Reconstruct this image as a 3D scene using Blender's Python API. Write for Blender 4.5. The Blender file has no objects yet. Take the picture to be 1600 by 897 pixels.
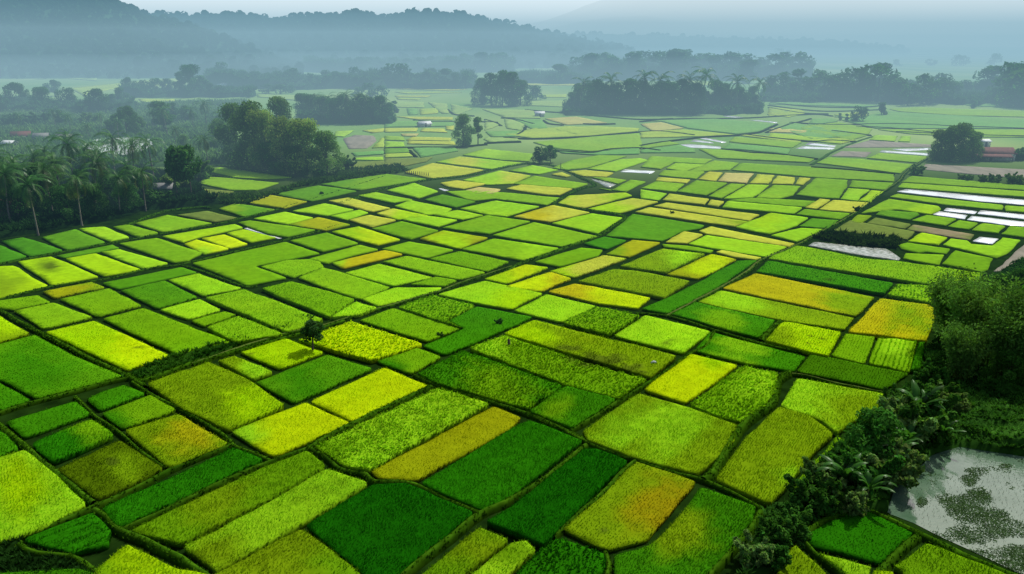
import bpy, bmesh, math, random
import numpy as np
from mathutils import Vector, Matrix
from mathutils.geometry import delaunay_2d_cdt

random.seed(7)
RNG = np.random.default_rng(11)
SC = bpy.context.scene
COL = SC.collection
PI = math.pi

# ------------------------------------------------------------------ camera
CAM_H = 40.0
FPX = 1256.0                       # focal length in photo pixels (1600 wide)
HORIZON = 66.0
PITCH = math.atan((448.5 - HORIZON) / FPX)
cam_d = bpy.data.cameras.new("camera")
cam = bpy.data.objects.new("camera", cam_d)
COL.objects.link(cam)
cam.location = (0, 0, CAM_H)
cam.rotation_euler = (PI / 2 - PITCH, 0, 0)
cam_d.sensor_width = 36.0
cam_d.lens = 36.0 * FPX / 1600.0
cam_d.clip_start = 0.5
cam_d.clip_end = 60000.0
SC.camera = cam
SC.render.resolution_x, SC.render.resolution_y = 1024, 574
SC.view_settings.view_transform = 'Standard'
SC.view_settings.look = 'None'
SC.view_settings.exposure = 0
SC.cycles.use_denoising = True
SC.cycles.max_bounces = 6
SC.cycles.diffuse_bounces = 2
SC.cycles.transmission_bounces = 4
SC.cycles.transparent_max_bounces = 24
SC.cycles.caustics_reflective = False
SC.cycles.caustics_refractive = False

CP, SP = math.cos(PITCH), math.sin(PITCH)


def ground(px, py, z=0.0):
    """the point of the plain at height z that a surveyor reads off the photo at px, py"""
    dx = (px - 800.0) / FPX
    dy = (448.5 - py) / FPX
    fx, fy, fz = dx, CP + dy * SP, -SP + dy * CP
    t = (z - CAM_H) / min(fz, -1e-4)
    return (fx * t, fy * t)


def pix(x, y, z=0.0):
    d = y * CP - (z - CAM_H) * SP
    u = y * SP + (z - CAM_H) * CP
    return (800 + FPX * x / d, 448.5 - FPX * u / d)


def lin(c):
    return tuple((v / 255 / 12.92) if v / 255 <= 0.04045 else ((v / 255 + 0.055) / 1.055) ** 2.4 for v in c)


# ------------------------------------------------------------------ noise
def _hash(ix, iy, s):
    h = (ix.astype(np.int64) * 374761393 + iy.astype(np.int64) * 668265263 + s * 974634777) & 0xFFFFFFFF
    h = ((h ^ (h >> 13)) * 1274126177) & 0xFFFFFFFF
    h = h ^ (h >> 16)
    return (h & 0xFFFF) / 65535.0


def vnoise(x, y, s=0):
    x = np.asarray(x, float); y = np.asarray(y, float)
    ix, iy = np.floor(x), np.floor(y)
    fx, fy = x - ix, y - iy
    fx = fx * fx * (3 - 2 * fx); fy = fy * fy * (3 - 2 * fy)
    a = _hash(ix, iy, s); b = _hash(ix + 1, iy, s); c = _hash(ix, iy + 1, s); d = _hash(ix + 1, iy + 1, s)
    return (a * (1 - fx) + b * fx) * (1 - fy) + (c * (1 - fx) + d * fx) * fy


def fbm(x, y, s=0, o=3):
    r = 0; a = 0.5; t = 0
    for k in range(o):
        r = r + a * vnoise(x * 2 ** k, y * 2 ** k, s + k); t += a; a *= 0.5
    return r / t


# ------------------------------------------------------------------ objects
def tag(o, label=None, cat=None, group=None, kind=None):
    if label: o['label'] = label
    if cat: o['category'] = cat
    if group: o['group'] = group
    if kind: o['kind'] = kind
    return o


def mesh_np(name, V, F3, mats, cols=None, F4=None, mat_idx=None, smooth=False):
    """mesh from numpy arrays; cols is a per-vertex colour"""
    me = bpy.data.meshes.new(name)
    V = np.asarray(V, np.float32)
    F3 = np.asarray(F3, np.int32).reshape(-1, 3) if F3 is not None and len(F3) else np.zeros((0, 3), np.int32)
    F4 = np.asarray(F4, np.int32).reshape(-1, 4) if F4 is not None and len(F4) else np.zeros((0, 4), np.int32)
    nl = F3.size + F4.size; nf = len(F3) + len(F4)
    me.vertices.add(len(V)); me.vertices.foreach_set('co', V.ravel())
    me.loops.add(nl); me.loops.foreach_set('vertex_index', np.concatenate([F3.ravel(), F4.ravel()]))
    me.polygons.add(nf)
    starts = np.concatenate([np.arange(len(F3)) * 3, F3.size + np.arange(len(F4)) * 4]).astype(np.int32)
    me.polygons.foreach_set('loop_start', starts)
    for m in (mats if isinstance(mats, (list, tuple)) else [mats]):
        me.materials.append(m)
    if mat_idx is not None:
        me.polygons.foreach_set('material_index', np.asarray(mat_idx, np.int32))
    if smooth:
        me.polygons.foreach_set('use_smooth', np.ones(nf, bool))
    me.update(calc_edges=True)
    if cols is not None:
        at = me.attributes.new('Col', 'FLOAT_COLOR', 'POINT')
        c = np.ones((len(V), 4), np.float32); c[:, :3] = cols
        at.data.foreach_set('color', c.ravel())
    return me


def link(name, me, parent=None):
    o = bpy.data.objects.new(name, me)
    COL.objects.link(o)
    if parent is not None: o.parent = parent
    return o


def empty(name, loc=(0, 0, 0), rz=0.0):
    o = bpy.data.objects.new(name, None)
    o.empty_display_size = 0.5
    COL.objects.link(o); o.location = loc; o.rotation_euler = (0, 0, rz)
    return o


class MB:
    """collects vertices and faces"""
    def __init__(s): s.V = []; s.T = []; s.Q = []; s.C = []
    def add(s, V, T=(), Q=(), C=None):
        n = len(s.V)
        s.V += [tuple(v) for v in V]
        s.T += [tuple(i + n for i in t) for t in T]
        s.Q += [tuple(i + n for i in t) for t in Q]
        s.C += list(C) if C is not None else [(1, 1, 1)] * len(V)
    def tube(s, pts, rad, n=6, col=(1, 1, 1)):
        pts = [Vector(p) for p in pts]; V = []; Q = []
        for i, p in enumerate(pts):
            d = (pts[min(i + 1, len(pts) - 1)] - pts[max(i - 1, 0)]).normalized()
            a = d.orthogonal().normalized(); b = d.cross(a)
            if i and a.dot(pa) < 0.99:
                a = (pa - d * pa.dot(d)).normalized(); b = d.cross(a)
            pa = a
            for k in range(n):
                t = 2 * PI * k / n
                V.append(p + (a * math.cos(t) + b * math.sin(t)) * rad[i])
        for i in range(len(pts) - 1):
            for k in range(n):
                Q.append((i * n + k, i * n + (k + 1) % n, (i + 1) * n + (k + 1) % n, (i + 1) * n + k))
        s.add(V, (), Q, [col] * len(V))
    def box(s, c, h, rz=0.0, col=(1, 1, 1)):
        V = []
        for x in (-1, 1):
            for y in (-1, 1):
                for z in (-1, 1):
                    X, Y = x * h[0], y * h[1]
                    V.append((c[0] + X * math.cos(rz) - Y * math.sin(rz), c[1] + X * math.sin(rz) + Y * math.cos(rz), c[2] + z * h[2]))
        s.add(V, (), [(0, 1, 3, 2), (4, 6, 7, 5), (0, 4, 5, 1), (2, 3, 7, 6), (0, 2, 6, 4), (1, 5, 7, 3)], [col] * 8)
    def mesh(s, name, mat, smooth=False):
        return mesh_np(name, np.array(s.V), s.T, mat, np.array(s.C), s.Q, smooth=smooth)


# ------------------------------------------------------------------ materials
def new_mat(name):
    m = bpy.data.materials.new(name); m.use_nodes = True
    nt = m.node_tree; nt.nodes.clear()
    out = nt.nodes.new('ShaderNodeOutputMaterial')
    return m, nt, out


def N(nt, t, **kw):
    n = nt.nodes.new(t)
    for k, v in kw.items(): setattr(n, k, v)
    return n


def mixc(nt, a, b, fac, mode='MIX'):
    n = N(nt, 'ShaderNodeMix', data_type='RGBA', blend_type=mode)
    for sock, v in ((6, a), (7, b), (0, fac)):
        if hasattr(v, 'default_value') or hasattr(v, 'links'): nt.links.new(v, n.inputs[sock])
        else: n.inputs[sock].default_value = v if sock == 0 else (*v, 1)
    return n.outputs[2]


def noise_fac(nt, scale, detail=3, lo=0.3, hi=0.7, coord='Object', stretch=None):
    tc = N(nt, 'ShaderNodeTexCoord')
    src = tc.outputs[coord]
    if stretch:
        mp = N(nt, 'ShaderNodeMapping'); mp.inputs['Scale'].default_value = stretch
        nt.links.new(src, mp.inputs[0]); src = mp.outputs[0]
    n = N(nt, 'ShaderNodeTexNoise'); n.inputs['Scale'].default_value = scale; n.inputs['Detail'].default_value = detail
    nt.links.new(src, n.inputs['Vector'])
    r = N(nt, 'ShaderNodeMapRange'); r.inputs[1].default_value = lo; r.inputs[2].default_value = hi
    nt.links.new(n.outputs['Fac'], r.inputs[0])
    return r.outputs[0], n.outputs['Fac']


def leafy(name, tint=(1, 1, 1), transl=0.35, rough=0.6, spec=0.0, scale=1.5, attr=True, amt=0.5, bump=0.0, bscale=3.0):
    """vertex-coloured vegetation: diffuse plus light coming through the leaf"""
    m, nt, out = new_mat(name)
    if attr:
        a = N(nt, 'ShaderNodeAttribute', attribute_name='Col')
        base = mixc(nt, a.outputs['Color'], tint, 1.0, 'MULTIPLY')
    else:
        rgb = N(nt, 'ShaderNodeRGB'); rgb.outputs[0].default_value = (*tint, 1); base = rgb.outputs[0]
    f, raw = noise_fac(nt, scale)
    dark = mixc(nt, base, (1 - amt, 1 - amt, 1 - amt), 1.0, 'MULTIPLY')
    c = mixc(nt, dark, base, f)
    d = N(nt, 'ShaderNodeBsdfDiffuse'); nt.links.new(c, d.inputs[0])
    t = N(nt, 'ShaderNodeBsdfTranslucent')
    tcol = mixc(nt, c, (1.0, 1.1, 0.5), 1.0, 'MULTIPLY'); nt.links.new(tcol, t.inputs[0])
    mx = N(nt, 'ShaderNodeMixShader'); mx.inputs[0].default_value = transl
    nt.links.new(d.outputs[0], mx.inputs[1]); nt.links.new(t.outputs[0], mx.inputs[2])
    last = mx.outputs[0]
    if spec > 0:
        g = N(nt, 'ShaderNodeBsdfGlossy'); g.inputs['Roughness'].default_value = 0.35
        g.inputs[0].default_value = (0.9, 0.95, 0.9, 1)
        m2 = N(nt, 'ShaderNodeMixShader'); m2.inputs[0].default_value = spec
        nt.links.new(last, m2.inputs[1]); nt.links.new(g.outputs[0], m2.inputs[2]); last = m2.outputs[0]
    if bump > 0:
        _, r2 = noise_fac(nt, bscale, 4)
        b = N(nt, 'ShaderNodeBump'); b.inputs['Strength'].default_value = bump; b.inputs['Distance'].default_value = 0.3
        nt.links.new(r2, b.inputs['Height']); nt.links.new(b.outputs[0], d.inputs['Normal'])
    nt.links.new(last, out.inputs[0])
    return m


def solid(name, c, rough=0.8, c2=None, scale=2.0, spec=0.3, metal=0.0, coord='Object', stretch=None, bump=0.0):
    m, nt, out = new_mat(name)
    p = N(nt, 'ShaderNodeBsdfPrincipled')
    p.inputs['Roughness'].default_value = rough; p.inputs['Specular IOR Level'].default_value = spec
    p.inputs['Metallic'].default_value = metal
    f, raw = noise_fac(nt, scale, 4, coord=coord, stretch=stretch)
    nt.links.new(mixc(nt, c, c2 if c2 else tuple(v * 0.6 for v in c), f), p.inputs['Base Color'])
    if bump:
        b = N(nt, 'ShaderNodeBump'); b.inputs['Strength'].default_value = bump
        nt.links.new(raw, b.inputs['Height']); nt.links.new(b.outputs[0], p.inputs['Normal'])
    nt.links.new(p.outputs[0], out.inputs[0])
    return m


M = {}
M['rice'] = leafy('rice_leaf', transl=0.3, scale=0.9, amt=0.22, bump=0.25, bscale=2.2)
M['leaf'] = leafy('tree_leaf', transl=0.3, scale=0.6, amt=0.5)
M['palmleaf'] = leafy('palm_leaf', transl=0.25, scale=0.8, amt=0.35, spec=0.1)
M['banana'] = leafy('banana_leaf', transl=0.4, scale=2.0, amt=0.3, spec=0.06)
M['grass'] = leafy('bank_grass', transl=0.3, scale=1.3, amt=0.45)
M['bark'] = solid('bark', (0.10, 0.085, 0.065), 0.9, (0.05, 0.04, 0.03), 4.0)
M['palmbark'] = solid('palm_bark', (0.20, 0.18, 0.15), 0.9, (0.11, 0.10, 0.08), 3.0)
M['soil'] = solid('bare_soil', (0.23, 0.205, 0.16), 0.95, (0.15, 0.14, 0.105), 0.35, 0.1, stretch=(1, 0.25, 1), bump=0.3)


def water_mat(name, base, base2, scale, rough, bumpd, ior=1.33):
    m, nt, out = new_mat(name)
    p = N(nt, 'ShaderNodeBsdfPrincipled')
    f, raw = noise_fac(nt, scale, 3)
    nt.links.new(mixc(nt, base, base2, f), p.inputs['Base Color'])
    p.inputs['Roughness'].default_value = rough
    p.inputs['Specular IOR Level'].default_value = 0.5
    p.inputs['IOR'].default_value = ior
    if bumpd:
        _, r2 = noise_fac(nt, 2.4, 3)
        b = N(nt, 'ShaderNodeBump'); b.inputs['Strength'].default_value = bumpd; b.inputs['Distance'].default_value = 0.1
        nt.links.new(r2, b.inputs['Height']); nt.links.new(b.outputs[0], p.inputs['Normal'])
    nt.links.new(p.outputs[0], out.inputs[0])
    return m


M['floodwater'] = water_mat('sky_pale_flood_water', (0.80, 0.82, 0.84), (0.62, 0.66, 0.67), 0.12, 0.08, 0.05)  # pale sky reflection painted into the base colour
M['mudwater'] = water_mat('muddy_water', (0.42, 0.44, 0.41), (0.06, 0.09, 0.04), 1.1, 0.25, 0.3)
M['pond'] = water_mat('pond_water', (0.095, 0.15, 0.10), (0.05, 0.10, 0.055), 0.35, 0.05, 0.10, 1.62)

# ------------------------------------------------------------------ sun, sky
SUN_EL, SUN_AZ = math.radians(50), math.radians(38)     # azimuth from +Y (view direction), negative = towards -X
sd = bpy.data.lights.new('sun', 'SUN'); so = bpy.data.objects.new('sun', sd); COL.objects.link(so)
sd.energy = 4.4; sd.angle = math.radians(0.6); sd.color = (1.0, 0.97, 0.88)
to_sun = Vector((math.sin(SUN_AZ) * math.cos(SUN_EL), math.cos(SUN_AZ) * math.cos(SUN_EL), math.sin(SUN_EL)))
so.rotation_euler = to_sun.to_track_quat('Z', 'Y').to_euler()
so.location = (0, 0, 300)
W = bpy.data.worlds.new("World"); SC.world = W; W.use_nodes = True
wn = W.node_tree; wn.nodes.clear()
wo = wn.nodes.new('ShaderNodeOutputWorld'); bg = wn.nodes.new('ShaderNodeBackground'); sky = wn.nodes.new('ShaderNodeTexSky')
sky.sky_type = 'NISHITA'; sky.sun_disc = False; sky.sun_elevation = SUN_EL; sky.sun_rotation = SUN_AZ
sky.altitude = 50; sky.air_density = 1.0; sky.dust_density = 4.0; sky.ozone_density = 1.0
bg.inputs[1].default_value = 0.135
wn.links.new(sky.outputs[0], bg.inputs[0]); wn.links.new(bg.outputs[0], wo.inputs[0])


# ------------------------------------------------------------------ haze: still, even morning air that absorbs, plus an added glow standing in for scattered light
def haze(name, x0, x1, y0, y1, z0, z1, sig, airlight, label):
    m, nt, out = new_mat(name)
    ab = N(nt, 'ShaderNodeVolumeAbsorption'); em = N(nt, 'ShaderNodeEmission'); ad = N(nt, 'ShaderNodeAddShader')
    ab.inputs['Color'].default_value = (0, 0, 0, 1); ab.inputs['Density'].default_value = sig
    em.inputs['Color'].default_value = (*airlight, 1); em.inputs['Strength'].default_value = sig
    nt.links.new(ab.outputs[0], ad.inputs[0]); nt.links.new(em.outputs[0], ad.inputs[1]); nt.links.new(ad.outputs[0], out.inputs['Volume'])
    b = MB(); b.box(((x0 + x1) / 2, (y0 + y1) / 2, (z0 + z1) / 2), ((x1 - x0) / 2, (y1 - y0) / 2, (z1 - z0) / 2))
    o = link(name, b.mesh(name, m)); tag(o, label, None, None, 'stuff')
    return o


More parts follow.
